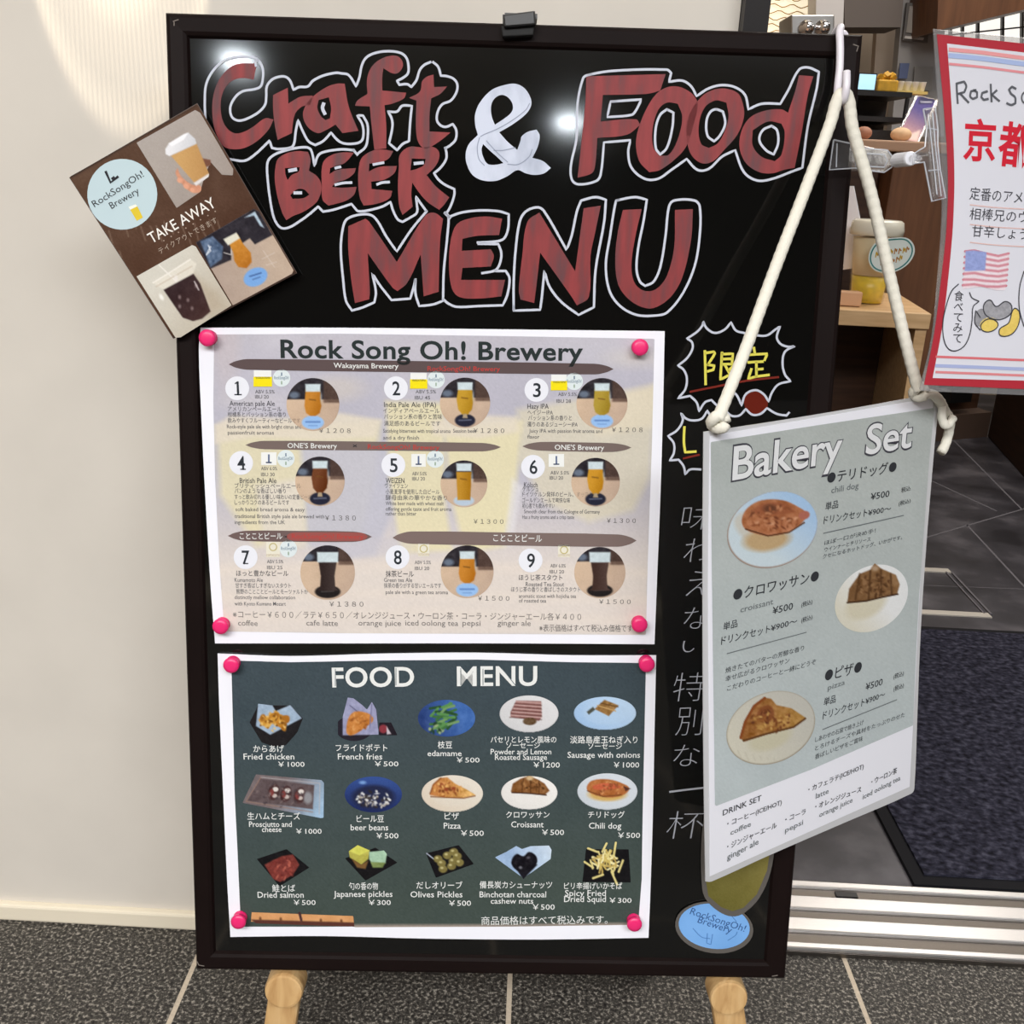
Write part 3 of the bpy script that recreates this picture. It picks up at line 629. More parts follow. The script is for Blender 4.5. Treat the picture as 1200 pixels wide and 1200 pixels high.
lettering('craft_lettering', [
    [A_([(455, 110), (430, 250), (330, 235), (240, 260), (170, 340), (140, 450), (150, 580), (190, 670), (260, 720), (340, 710), (430, 660), (530, 590), (605, 600), (560, 690), (460, 790), (350, 850), (250, 862), (170, 840), (120, 770), (80, 660), (65, 520), (75, 390), (110, 280), (170, 190), (250, 125), (340, 105)])],
    [A_([(600, 385), (730, 320), (735, 460), (840, 400), (950, 390), (930, 470), (850, 490), (790, 560), (765, 720), (640, 780), (615, 650), (600, 500)])],
    [[(404, 98), (408.7, 124.7), (420, 153.3), (401.3, 156), (393.3, 146), (381, 153), (372, 156), (360, 148), (355, 134.7), (358.7, 122.7), (368, 112), (384, 101.3), (395, 98)], A_([(1000, 430), (1090, 405), (1110, 500), (1100, 590), (1060, 605), (1020, 570), (990, 500)])],
    [B_([(690, 210), (650, 265), (600, 270), (520, 225), (510, 300), (510, 420), (720, 440), (700, 490), (600, 535), (530, 550), (545, 720), (545, 930), (440, 940), (415, 720), (400, 560), (270, 555), (290, 510), (380, 450), (375, 330), (400, 240), (450, 175), (540, 125), (630, 115), (680, 150)])],
    [B_([(960, 280), (965, 390), (1080, 385), (1020, 450), (940, 490), (925, 640), (925, 780), (1110, 790), (1010, 870), (900, 930), (850, 910), (815, 840), (805, 700), (810, 510), (745, 485), (840, 430), (860, 340), (900, 300)])]],
    whites=[(A_([(1045, 460), (1035, 500), (1055, 550)]), 4)],
    lines=[(A_([(450, 130), (442, 90), (470, 78)]), False),
        (A_([(5, 590), (0, 450), (10, 300), (60, 190), (150, 95), (230, 60), (340, 45), (430, 55), (480, 90), (510, 160), (510, 240), (490, 310), (430, 335), (340, 350), (280, 390), (230, 470), (225, 540), (250, 590), (310, 610), (400, 580), (480, 530), (530, 470), (540, 400), (545, 310), (590, 250), (650, 225), (710, 225), (750, 260), (780, 340), (830, 315), (905, 310), (950, 260), (1040, 215), (1150, 190)]) + B_([(150, 270), (215, 285), (280, 385), (310, 300), (330, 200), (370, 130), (450, 90), (560, 75), (670, 90), (720, 130), (740, 200), (735, 270), (690, 310), (640, 335), (660, 370), (730, 365), (765, 390), (810, 330), (840, 240), (880, 195), (935, 170)]), False),
        (B_([(955, 170), (1000, 210), (1025, 290), (1080, 295), (1140, 320), (1170, 370), (1160, 440), (1110, 510), (1040, 540), (1000, 600), (990, 680), (1020, 725), (1070, 740), (1130, 715), (1160, 770), (1155, 850), (1110, 900), (1062, 930)]), False),
        (B_([(560, 605), (640, 605), (685, 555), (770, 555), (755, 700), (745, 865), (690, 890), (640, 945), (570, 885), (600, 730), (590, 660)]), True),
        (R2([(150, 440), (200, 445), (240, 420)]) + A_([(570, 785), (590, 850), (650, 860), (760, 845), (785, 810), (800, 700), (820, 605), (860, 700), (910, 790), (970, 825), (1040, 790), (1110, 715)]) + B_([(110, 850), (170, 885), (280, 885), (330, 860), (345, 800), (335, 720), (290, 640), (340, 640), (380, 720), (380, 850), (360, 920), (300, 970)]), False)])
lettering('beer_lettering', [
    [C_([(610, 180), (640, 270), (620, 400), (720, 470), (765, 560), (755, 680), (700, 780), (560, 880), (440, 930), (355, 980), (310, 900), (250, 700), (220, 500), (230, 340), (260, 260), (350, 200), (480, 170)]), C_([(340, 370), (510, 360), (500, 410), (420, 450), (370, 510), (345, 440)]), C_([(400, 690), (480, 620), (560, 620), (625, 680), (560, 720), (430, 730)])],
    [C_([(1150, 190), (1040, 310), (930, 345), (870, 370), (860, 440), (950, 390), (1170, 370), (1150, 430), (1060, 500), (940, 540), (890, 590), (1000, 600), (1180, 590), (1150, 680), (1060, 750), (930, 790), (850, 810), (780, 740), (770, 560), (770, 380), (800, 280), (900, 210), (1020, 185)])],
    [D_([(470, 250), (420, 330), (330, 370), (210, 385), (205, 470), (320, 420), (510, 410), (480, 490), (370, 560), (230, 580), (235, 660), (460, 680), (430, 760), (290, 820), (150, 840), (110, 760), (90, 600), (100, 400), (140, 310), (260, 240), (370, 235)])],
    [D_([(540, 290), (640, 205), (780, 210), (900, 205), (960, 250), (965, 330), (920, 420), (830, 510), (930, 630), (1075, 750), (1020, 830), (965, 885), (840, 800), (750, 700), (675, 590), (665, 720), (680, 850), (620, 900), (570, 940), (535, 850), (520, 640), (530, 420)]), D_([(670, 330), (820, 335), (800, 400), (730, 440), (655, 460)])]],
    whites=[(C_([(390, 400), (470, 385)]), 4), (C_([(450, 660), (530, 660)]), 3.6), (C_([(930, 370), (990, 355)]), 3), (C_([(930, 565), (1020, 545), (1120, 540)]), 3), (D_([(255, 395), (365, 375)]), 3), (D_([(295, 610), (350, 590), (425, 585)]), 3), (D_([(700, 385), (790, 375)]), 3.6)],
    lines=[(C_([(1150, 160), (1000, 150), (800, 180), (730, 220), (685, 345), (660, 200), (630, 140), (560, 125), (440, 140), (340, 165), (220, 210), (150, 270), (130, 350), (140, 530), (160, 700), (200, 920), (250, 1030), (310, 1075), (400, 1060), (500, 1000), (600, 930), (730, 820), (785, 880), (900, 860), (1120, 790), (1160, 840)]) + D_([(92, 900), (200, 890), (350, 850), (440, 800), (470, 900), (520, 990), (570, 1015), (650, 970), (725, 915), (725, 830), (715, 740), (770, 820), (828, 900)]), False),
        (C_([(1140, 155), (1190, 215)]), False),
        (D_([(1030, 212), (1045, 270), (1040, 340), (980, 430), (910, 490), (960, 560), (1040, 620), (1130, 660), (1130, 720), (1100, 820), (1060, 900), (1030, 925), (1085, 975)]), False)])
lettering('ampersand', [[G_([(590, 145), (680, 190), (735, 280), (740, 350), (690, 430), (560, 530), (440, 600), (520, 690), (610, 765), (640, 680), (650, 640), (710, 595), (790, 575), (820, 630), (800, 740), (750, 840), (850, 870), (925, 935), (860, 985), (770, 1000), (690, 985), (610, 955), (520, 1010), (410, 1055), (280, 1050), (190, 1000), (140, 910), (125, 820), (150, 720), (240, 625), (215, 530), (215, 430), (260, 320), (360, 210), (460, 165)]), G_([(470, 250), (540, 290), (570, 370), (540, 430), (400, 530), (370, 450), (365, 350), (400, 280)]), G_([(290, 710), (350, 770), (430, 840), (480, 890), (400, 905), (330, 895), (290, 830), (275, 760)])]], WHT)
mb = MB(); gy = flat('grey_brush_streak', P(150, 158, 178), .6, .2)
for ps in ([(265, 640), (300, 620), (420, 570), (560, 490), (690, 390), (725, 330)], [(255, 650), (235, 740), (250, 850), (300, 910)], [(390, 770), (470, 770), (590, 745)], [(520, 900), (620, 900), (720, 830), (750, 760)], [(320, 680), (420, 790), (520, 880)]): ribbon(mb, B, G_(ps), 1.1, LO + .0002, gy)
mb.build('brush_streaks', bpy.data.objects['ampersand'])
lettering('menu_lettering', [
    [E_([(75, 200), (190, 150), (215, 170), (400, 440), (590, 130), (650, 110), (710, 150), (690, 300), (680, 640), (580, 670), (560, 390), (470, 580), (405, 635), (370, 610), (205, 380), (220, 640), (215, 690), (120, 715), (95, 560), (75, 350)])],
    [E_([(1105, 150), (1085, 260), (940, 265), (840, 285), (835, 365), (1030, 355), (1050, 400), (1030, 470), (840, 480), (830, 560), (1125, 560), (1100, 670), (950, 685), (820, 675), (770, 620), (750, 480), (760, 300), (800, 190), (880, 150), (1000, 135)])],
    [F_([(210, 145), (420, 490), (470, 120), (570, 105), (540, 250), (510, 400), (500, 640), (430, 690), (400, 640), (215, 380), (195, 560), (180, 675), (100, 655), (90, 600), (110, 400), (140, 200)])],
    [F_([(700, 130), (810, 125), (770, 300), (750, 460), (770, 560), (830, 605), (900, 590), (960, 510), (1000, 350), (1005, 130), (1110, 125), (1100, 300), (1050, 520), (980, 640), (880, 705), (800, 695), (720, 640), (670, 560), (655, 420), (670, 260)])]],
    lines=[(E_([(600, 100), (500, 220), (400, 370), (330, 270), (250, 140), (180, 120), (70, 150), (40, 210), (25, 350), (40, 550), (60, 700), (100, 765), (170, 745), (250, 710), (260, 640), (235, 515), (290, 600), (365, 695), (490, 685), (515, 600), (525, 550), (525, 650), (550, 735), (640, 725), (710, 700), (715, 500), (740, 250), (745, 130), (720, 110)]), False),
        (E_([(745, 140), (830, 110), (950, 95), (1080, 100), (1150, 120), (1145, 220), (1120, 280), (1080, 300), (940, 310)]), False),
        (E_([(945, 318), (1080, 320), (1100, 380), (1090, 450), (1060, 495), (970, 515)]), False),
        (E_([(1060, 500), (1130, 500), (1155, 550), (1140, 660), (1110, 730), (950, 735), (800, 740), (740, 715), (713, 690)]), False),
        (F_([(60, 720), (60, 560), (70, 380), (95, 200), (130, 140), (200, 115), (240, 140), (370, 365), (400, 280), (430, 140), (455, 75), (540, 55), (600, 70), (590, 200), (540, 480), (530, 700), (440, 745), (340, 670), (270, 580), (240, 485), (225, 640), (215, 715)]), True),
        (F_([(660, 75), (770, 55), (840, 70), (820, 200), (790, 350), (780, 480), (800, 550), (830, 575), (880, 550), (920, 460), (950, 280), (970, 110), (1000, 75), (1120, 75), (1150, 110), (1150, 280), (1120, 460), (1050, 620), (960, 730), (900, 748), (780, 745), (680, 690), (620, 600), (600, 450), (625, 280), (650, 120)]), True)])
lettering('food_lettering', [
    [H_([(105, 75), (465, 65), (440, 140), (380, 155), (180, 160), (170, 280), (330, 270), (350, 295), (290, 340), (155, 355), (145, 480), (130, 515), (65, 535), (80, 400), (100, 200)])],
    [H_([(510, 120), (580, 150), (610, 200), (590, 300), (560, 390), (520, 440), (440, 500), (390, 510), (345, 460), (330, 380), (345, 300), (390, 200), (440, 140)]), H_([(470, 195), (520, 200), (540, 260), (520, 360), (480, 430), (440, 435), (410, 400), (405, 320), (430, 230)])],
    [H_([(720, 130), (790, 150), (815, 200), (820, 260), (790, 340), (730, 410), (680, 460), (630, 470), (580, 430), (560, 350), (565, 270), (600, 200), (650, 150)]), H_([(690, 185), (740, 195), (750, 260), (730, 330), (700, 380), (660, 400), (625, 380), (615, 300), (640, 220)])],
    [H_([(1020, 240), (990, 225), (920, 230), (850, 260), (810, 320), (800, 400), (830, 470), (890, 510), (950, 515), (1000, 500), (1050, 490), (1080, 340), (1110, 160), (1135, 75), (1070, 70), (1050, 150)]), H_([(930, 280), (990, 290), (1005, 330), (990, 430), (960, 460), (900, 440), (860, 390), (860, 320)])]],
    lines=[(H_([(110, 70), (230, 50), (470, 45), (490, 60), (480, 100), (540, 95), (580, 120), (605, 165), (660, 130), (720, 115), (780, 125), (825, 160), (840, 225), (900, 200), (985, 200), (1020, 140), (1070, 45), (1110, 35), (1160, 55), (1150, 130), (1110, 300), (1085, 490), (1030, 510), (950, 540), (880, 548), (820, 510), (780, 410), (720, 440), (660, 495), (610, 500), (560, 450), (490, 500), (430, 540), (370, 540), (310, 490), (295, 420), (305, 365), (185, 375), (170, 520), (150, 550), (70, 565), (40, 545), (35, 480), (60, 360), (65, 200), (90, 85)]), True),
        (H_([(215, 190), (355, 180), (330, 230), (310, 250), (200, 260)]), True), (H_([(470, 225), (500, 240), (495, 310), (470, 400), (440, 430), (420, 400), (420, 310), (440, 250)]), True),
        (H_([(690, 225), (725, 235), (735, 290), (710, 345), (685, 370), (655, 345), (650, 280), (665, 240)]), True), (H_([(945, 300), (970, 320), (975, 380), (955, 430), (920, 410), (890, 365), (905, 320)]), True)])
# chalk bursts and the column of chalk writing
S_ = lambda p: crop(780, 370, 5.217, p)
YEL = flat('yellow_chalk', P(222, 214, 92), .7, .1); DRED = flat('dark_red_chalk', P(120, 40, 30), .7, .1)
def burst(path, closed, words, under, extra=None):
    mb = MB(); ribbon(mb, B, S_(path), 2.6, LO, CHK, closed); ob = mb.build('chalk_burst', t)
    mb = MB()
    for ps in words: ribbon(mb, B, S_(ps), 3.0, LO, YEL)
    mb.build('yellow_lettering', ob)
    mb = MB(); ribbon(mb, B, S_(under), 2.4, LO - .0001, DRED); mb.build('red_underline', ob)
    if extra: mb = MB(); fill(mb, B, [S_(extra)], LO - .0002, flat('deep_red_fill', P(100, 28, 14), .7, .1)); mb.build('red_dot', ob)  # dark red filled shape between the two bursts
burst([(230, 35), (250, 75), (300, 105), (360, 85), (400, 40), (430, 90), (480, 105), (560, 120), (620, 120), (670, 85), (700, 65), (680, 130), (700, 170), (750, 190), (790, 185), (730, 220), (715, 290), (730, 360), (765, 400), (690, 420), (650, 470), (630, 525), (600, 480), (550, 455), (490, 480), (465, 550), (430, 480), (390, 470), (340, 500), (325, 560), (280, 515), (240, 530), (205, 585), (190, 530), (150, 490), (75, 505), (120, 450), (130, 380), (110, 330), (75, 305), (130, 260), (165, 200), (160, 160), (130, 140), (190, 100), (225, 60)], True,
    [[(240, 215), (243, 320), (245, 420)], [(245, 228), (295, 220), (300, 232), (258, 300)], [(258, 300), (298, 305), (292, 330), (258, 340)], [(345, 225), (340, 310), (335, 390), (385, 365)], [(345, 235), (412, 232), (405, 295)], [(345, 265), (405, 263)], [(345, 297), (405, 295)], [(365, 305), (390, 350), (425, 395)], [(420, 300), (385, 335)], [(540, 195), (545, 228)], [(488, 262), (490, 240), (622, 232), (605, 272)], [(505, 285), (595, 280)], [(555, 285), (555, 375)], [(557, 328), (595, 325)], [(525, 325), (505, 385), (555, 372), (632, 362)]], [(150, 465), (300, 435), (480, 400), (690, 375)],
    [(480, 515), (500, 478), (550, 462), (600, 485), (625, 530), (612, 575), (560, 602), (510, 592), (488, 565)])
burst([(755, 592), (740, 610), (680, 600), (620, 565), (580, 600), (530, 605), (490, 570), (450, 610), (400, 610), (355, 565), (330, 620), (290, 640), (255, 580), (220, 630), (160, 640), (120, 625), (95, 595), (105, 640), (70, 700), (15, 735), (50, 780), (50, 840), (25, 885), (80, 880), (110, 920), (120, 970), (150, 940), (215, 940)], False,
    [[(115, 680), (112, 770), (120, 835), (185, 830)]], [(110, 872), (205, 850)])
CHD = flat('thin_chalk', P(172, 176, 186), .7, .1)
mb = MB()
V_ = lambda q: crop(780, 570, 2.79, q)
for ch, x0, x1, yb_, hh in (('味', 798, 836, 621, 28), ('わ', 801, 834, 660, 29), ('え', 803, 834, 700, 31), ('な', 801, 831, 738, 26), ('い', 800, 829, 766, 17), ('特', 789, 827, 822, 32), ('別', 791, 825, 862, 33), ('な', 789, 820, 899, 26), ('杯', 781, 827, 983, 31)):
    mb = MB(); text(mb, B, ch, (x0, yb_), (x1, yb_ - 1), hh, LO, CHD, bold=-.019, shear=.12); mb.build('chalk_character', t)
mb = MB()
ribbon(mb, B, [(785, 928), (800, 926), (826, 923)], 2.4, LO, CHD); mb.build('chalk_character', t)
# black clip on the board's top edge
t = thing('clip', B.at(.305, 0, 0), 'small black clip gripping the middle of the board top edge', 'clip')
q = [(589, 17), (627, 12), (628, 29), (591, 32)]; ps = [B.pt(p, .012) for p in q]
o = MB(); o.prism(ps, B.N * -.010, M_black); o.build('handle', t, bevel=.0015)
o = MB(); q2 = [(587, 30), (627, 27), (625, 41), (589, 43)]; o.prism([B.pt(p, .0075) for p in q2], B.N * -.007, flat('black_rubber_jaw', rgb(9, 9, 9), .7)); o.build('jaw', t, bevel=.001)
o = MB(); o.prism([B.pt(p, -.0215) for p in ((589, 17), (627, 13), (626, 40), (589, 42))], B.N * -.004, M_black); o.build('rear_jaw', t)
o = MB(); a = B.at(.290, -.004, .0); b = B.at(.318, -.004, .0); o.prism([a, b, b - B.N * .0255, a - B.N * .0255], B.Y * -.004, M_black); o.build('spring_bridge', t)
# wooden easel carrying the board
t = thing('easel', B.at(.3, 1.06, -.03), 'pale pine easel holding the chalkboard on two round-ended pegs', 'easel')
def leg(u0, v0, u1, v1, off, wd, th, nm, z0=0):
    d = np.array([u1 - u0, v1 - v0]); d = d / np.linalg.norm(d); n = np.array([-d[1], d[0]]) * wd / 2
    # carry the foot down to the floor
    base = B.at(u1, v1, off); dz = (B.X * d[0] + B.Y * d[1])
    k = (z0 - base[2]) / dz[2]; u1, v1 = u1 + d[0] * k, v1 + d[1] * k
    mb = MB(); mb.prism([B.at(u0 - n[0], v0 - n[1], off), B.at(u0 + n[0], v0 + n[1], off), B.at(u1 + n[0], v1 + n[1], off), B.at(u1 - n[0], v1 - n[1], off)], B.N * -th, M_pine)
    vs = mb.v
    return mb.build(nm, t, bevel=.003)
for (pa, pb, ut) in (((333, 1160), (328, 1200), .215), ((856, 1165), (856.5, 1200), .375)):
    a = B.uv(pa, -.023); b = B.uv(pb, -.023)
    leg(ut, -.05 + .10, b[0], b[1], -.023, .033, .018, 'front_leg', .012)
for p in ((332, 1160), (855, 1164)):
    c = B.pt(p, .004); c = B.at(B.uv(p, .004)[0], BH + .0205, .004)
    o = MB(); o.lathe(c - B.N * .0268, B.N, [(.0195, 0), (.0195, .003), (.0195, .0233), (.0185, .0263), (.0165, .0268)], M_pine, 32)
    o.build('peg', t, smooth=False)
o = MB(); o.prism([B.at(.19, .06, -.0235), B.at(.40, .06, -.0235), B.at(.40, .095, -.0235), B.at(.19, .095, -.0235)], B.N * -.017, M_pine); o.build('top_crossbar', t)
o = MB(); o.prism([B.at(.12, .80, -.0235), B.at(.48, .80, -.0235), B.at(.48, .835, -.0235), B.at(.12, .835, -.0235)], B.N * -.017, M_pine); o.build('lower_crossbar', t)
p0 = B.at(.285, .05, -.043); 
o = MB(); o.prism([p0, p0 + B.X * .03, np.array([p0[0] + .03, 1.035, .001]), np.array([p0[0], 1.035, .001])], (0, .014, 0), M_pine); o.build('rear_leg', t)
# ================================================================== printed sheets on the board
M_paper = flat('glossy_laminated_paper', rgb(226, 227, 235, 1.14), .25, .4, coat=.35, coatr=.12)
M_film = flat('laminate_film', rgb(196, 198, 202), .15, .5, trans=.6, alpha=.35)
def sheet(nm, pl, outline, off, th, mat, parent, sm=True):
    pts = smooth(outline, True, 4, 40) if sm else outline
    mb = MB(); mb.prism([pl.pt(p, off) for p in pts], pl.N * -th, mat); return mb.build(nm, parent)
BK = ink(44, 46, 50); WT = ink(226, 228, 226); RD = ink(186, 66, 62)
# ---------------- take-away flyer pinned over the corner
T_ = lambda p: crop(80, 110, 4.137, p)
FO = .008
t = thing('flyer', B.pt((214, 260), FO), 'tilted brown take-away flyer overlapping the upper left edge of the board', 'flyer')
sheet('sheet', B, [(81, 208), (231, 121), (348, 320), (203, 397)], FO, .0012, flat('brown_flyer_edge', P(70, 50, 38), .4), t, False)
pc = Pic(78, 118, 352, 400, 1.5, seed=3)
pc.poly([(81.8, 208), (231, 121.8), (347, 320), (203.3, 396)], (92, 66, 50), var=6, vs=22, grad=((76, 48, 34), (120, 180), (280, 330)))
for k in range(16):
    x = 118 + k * 9 + pc.rng.rand() * 5; y = 262 + pc.rng.rand() * 40 - k * 2; pc.line([(x, y), (x + 3 + pc.rng.rand() * 5, y + 8 + 14 * pc.rng.rand())], 1.2, (150, 128, 112), 1.5, .55)
pc.poly([(84, 208.5), (230, 124.5), (232, 122.5), (82, 207)], (60, 44, 36)); pc.poly([(346, 318), (203, 394), (203.5, 396.5), (348, 320)], (58, 44, 38))
pc.build('print', B, FO + .0002, t)
# cup photo
pc = Pic(158, 126, 278, 246, 1.0, seed=5)
pc.poly(T_([(331, 237), (615, 78), (640, 92), (800, 365), (798, 395), (745, 392), (690, 330), (660, 400), (640, 475), (525, 553)]), (172, 163, 156), var=3, vs=14, grad=((158, 146, 138), (165, 170), (250, 230)))
pc.poly(T_([(640, 310), (690, 320), (690, 345), (660, 360)]), (120, 76, 58))
pc.poly(T_([(530, 360), (548, 400), (600, 440), (640, 445), (640, 475), (600, 478), (555, 440), (520, 385)]), (206, 140, 108), sm=True, var=10, vs=6)
pc.poly(T_([(498, 300), (622, 240), (684, 392), (612, 432)]), (204, 158, 96), grad=((184, 136, 78), (210, 190), (245, 190)))
pc.poly(T_([(470, 268), (488, 240), (560, 196), (582, 188), (615, 218), (622, 242), (490, 302), (472, 292)]), (226, 226, 230), grad=((200, 202, 208), (200, 170), (230, 172)))
pc.poly(T_([(488, 240), (560, 196), (582, 188), (560, 222), (500, 256)]), (240, 240, 244)); pc.poly(T_([(608, 432), (682, 386), (680, 402), (620, 446)]), (220, 214, 212))
for q in ((540, 420, 14), (572, 448, 15), (602, 466, 13)): pc.ell(*T_([(q[0], q[1])])[0], q[2] / 4.1, q[2] / 5.2, (224, 158, 126), 40)
pc.build('cup_photo', B, FO + .0003, t)
# logo disc
o = MB(); fill(o, B, [[(143.3 + 41 * math.cos(a), 227.7 + 41.5 * math.sin(a)) for a in np.linspace(0, 6.283, 40)[:-1]]], FO + .0004, ink(190, 210, 216), False); lg = o.build('logo_disc', t)
o = MB(); fk = ink(52, 52, 56)
text(o, B, 'RockSongOh!', (111, 243), (169, 206.5), 8, FO + .0006, fk); text(o, B, 'Brewery', (131, 245), (164, 226), 8, FO + .0006, fk)
ribbon(o, B, T_([(182, 378), (205, 430), (240, 402)]), 3, FO + .0006, fk, sm=False); ribbon(o, B, T_([(213, 412), (222, 405)]), 3, FO + .0006, fk, sm=False)
fill(o, B, [T_([(300, 562), (335, 545), (362, 600), (332, 615)])], FO + .0006, ink(222, 196, 60), False); fill(o, B, [T_([(292, 548), (326, 535), (335, 545), (300, 562)])], FO + .0007, ink(236, 238, 226), False)
o.build('logo_print', lg)
o = MB(); text(o, B, 'TAKE AWAY', (178, 285.5), (254, 241.5), 12.5, FO + .0004, ink(236, 232, 226), bold=.004); text(o, B, 'テイクアウトできます', (188, 298), (255.5, 260.5), 7, FO + .0004, ink(176, 160, 146), space=1.2)
for k in range(8): fill(o, B, [[(192 + k * 8.6 + math.cos(a), 282 - k * 4.9 + math.sin(a)) for a in (0, 1.57, 3.14, 4.7)]], FO + .0004, ink(170, 150, 136), False)
o.build('lettering', t)
# iced coffee photo
pc = Pic(156, 282, 276, 400, 1.0, seed=6)
pc.poly(T_([(331, 885), (600, 733), (618, 740), (792, 1025), (545, 1180), (520, 1182)]), (206, 202, 190), var=2, vs=15, grad=((186, 176, 158), (190, 320), (262, 370)))
pc.poly(T_([(600, 870), (720, 960), (760, 1030), (690, 1075)]), (176, 160, 138), 12, .7)
pc.poly(T_([(408, 915), (480, 870), (590, 800), (622, 822), (606, 872), (465, 950), (430, 930)]), (222, 216, 202), 2, .8); pc.line(T_([(410, 916), (470, 880), (592, 802)]), 1.2, (236, 232, 224)); pc.line(T_([(440, 830), (520, 905)]), 1.4, (230, 226, 218)); pc.line(T_([(425, 935), (600, 835)]), 1.0, (196, 180, 160))
pc.poly(T_([(462, 950), (607, 872), (640, 920), (690, 1055), (650, 1090), (605, 1102), (555, 1085), (510, 1020)]), (52, 34, 36), sm=False, var=6, vs=8, grad=((66, 42, 40), (205, 340), (240, 370)))
for q in ((620, 930), (540, 985), (580, 1000), (600, 1040), (540, 1030)): pc.ell(*T_([q])[0], 1.6, 2.2, (150, 130, 130), soft=2, al=.7)
pc.line(T_([(612, 910), (632, 950)]), 1.6, (210, 200, 200), al=.8); pc.ell(*T_([(452, 985)])[0], 2, 4, (236, 234, 228), -30, soft=2); pc.ell(*T_([(522, 895)])[0], 2, 4, (226, 220, 214), soft=2)
pc.build('iced_coffee_photo', B, FO + .0003, t)
# beer photo
pc = Pic(226, 240, 350, 362, 1.0, seed=7)
pc.poly(T_([(618, 720), (900, 556), (925, 570), (1092, 855), (1085, 872), (798, 1025)]), (172, 152, 138), var=4, vs=10, grad=((188, 166, 146), (262, 340), (330, 320)))
pc.poly(T_([(618, 720), (900, 556), (925, 570), (990, 685), (905, 730), (880, 700), (790, 760), (790, 805), (690, 848)]), (42, 38, 46), 1.5, var=10, vs=7)
pc.poly(T_([(640, 715), (700, 690), (750, 740), (745, 800), (690, 840)]), (84, 104, 134), 2, var=26, vs=6); pc.poly(T_([(855, 600), (905, 570), (950, 650), (930, 640), (900, 590)]), (168, 190, 208), 1.5, var=14, vs=4)
pc.line(T_([(680, 735), (690, 760), (670, 780), (690, 740)]), 1.2, (220, 226, 236)); pc.line(T_([(755, 770), (790, 780), (790, 720), (830, 780)]), 1.2, (214, 208, 206), al=.8)
pc.poly(T_([(770, 705), (820, 680), (850, 730), (885, 770), (890, 815), (865, 845), (825, 840), (805, 810), (800, 770)]), (206, 136, 44), sm=False, var=10, vs=6, grad=((180, 108, 26), (270, 285), (292, 312)))
pc.poly(T_([(752, 705), (815, 672), (832, 700), (775, 735)]), (216, 214, 196), 1.5)
pc.ell(*T_([(908, 888)])[0], 14.5, 10.5, (112, 162, 224), -25); pc.line(T_([(880, 885), (935, 868)]), 1.6, (48, 78, 140), al=.8); pc.line(T_([(895, 900), (930, 888)]), 1.2, (48, 78, 140), al=.7)
for q in (((945, 760), (1000, 840)), ((1000, 770), (940, 800)), ((960, 830), (1010, 815))): pc.line(T_(q), 1, (206, 194, 184), al=.6)
pc.build('beer_photo', B, FO + .0003, t)
# ---------------- brewery menu
SO = -.0022
t = thing('drinks_menu', B.pt((505, 570), SO), 'large pale landscape beer menu pinned in the middle of the board', 'menu')
bo = [(235, 384), (400, 384), (600, 386), (779, 388), (777, 480), (774, 580), (770, 680), (767, 755), (600, 754), (400, 754), (252, 754), (247, 690), (241, 590), (236, 490), (233, 410)]
sheet('sheet', B, bo, SO, .0012, M_paper, t)
pc = Pic(244, 388, 770, 746, 1.7, seed=11)
pc.poly([(251, 392), (400, 391), (600, 394), (767, 397), (764, 520), (759, 660), (757, 744), (600, 743), (400, 742), (263, 740), (257, 660), (252, 560), (250, 470)], (182, 180, 194), 1.5, var=5, vs=60)
IN = pc.a.copy()
pc.poly([(240, 480), (330, 478), (450, 560), (790, 560), (790, 760), (240, 760)], (214, 206, 200), 60, .0)
pc.lay(np.clip((pc.y - 560) / 110, 0, 1) * IN, (217, 207, 199)); pc.lay(np.clip((440 - pc.y) / 40, 0, 1) * .35 * IN, (196, 190, 196))
for q in ((265, 400, 16, 60, (196, 184, 186)), (330, 400, 20, 10, (202, 200, 210)), (395, 455, 30, 14, (206, 196, 182)), (300, 470, 40, 10, (200, 196, 200)), (700, 410, 60, 16, (192, 190, 200)), (745, 420, 30, 10, (206, 200, 190))): pc.ell(q[0], q[1], q[2], q[3], q[4], soft=14, al=.5)
cream, foam, lav = (226, 216, 170), (218, 208, 190), (186, 186, 200)
pc.poly([(254, 500), (446, 494), (440, 560), (420, 640), (300, 640), (258, 580)], cream, 10, .75)           # left glass
pc.poly([(252, 498), (270, 487), (330, 490), (400, 484), (446, 492), (440, 512), (380, 516), (300, 512), (252, 520)], foam, 6, .9)
pc.poly([(352, 520), (456, 520), (460, 600), (440, 650), (400, 655), (360, 640)], lav, 8, .9)           # gap
pc.poly([(300, 570), (352, 560), (360, 640), (310, 642)], (216, 208, 200), 8, .7)
pc.poly([(450, 400), (520, 396), (516, 500), (452, 500)], (190, 186, 196), 12, .5); pc.poly([(452, 470), (520, 472), (522, 590), (530, 645), (470, 648), (456, 560)], cream, 7, .8)
pc.poly([(520, 500), (612, 494), (606, 560), (592, 640), (545, 648), (528, 580)], cream, 8, .85); pc.poly([(505, 494), (540, 486), (606, 488), (612, 506), (560, 514), (508, 510)], foam, 6, .9)
pc.poly([(606, 480), (768, 452), (762, 560), (742, 598), (690, 612), (640, 590), (608, 540)], (222, 212, 174), 10, .6); pc.poly([(690, 470), (768, 450), (766, 500), (700, 510)], (222, 210, 184), 10, .7)
pc.poly([(600, 560), (612, 570), (600, 640), (590, 640)], (220, 218, 220), 5, .6); pc.ell(690, 568, 60, 36, (206, 198, 182), soft=12, al=.35); pc.ell(420, 640, 60, 12, (196, 192, 200), soft=6, al=.6)
for y in (668, 700, 724): pc.line([(255, y), (500, y - 6), (760, y + 4)], 10, (224, 212, 200), 10, .5)
pc.a = IN; pc.build('background_print', B, SO + .0002, t)
O1, O2, O3 = SO + .0004, SO + .0006, SO + .0008
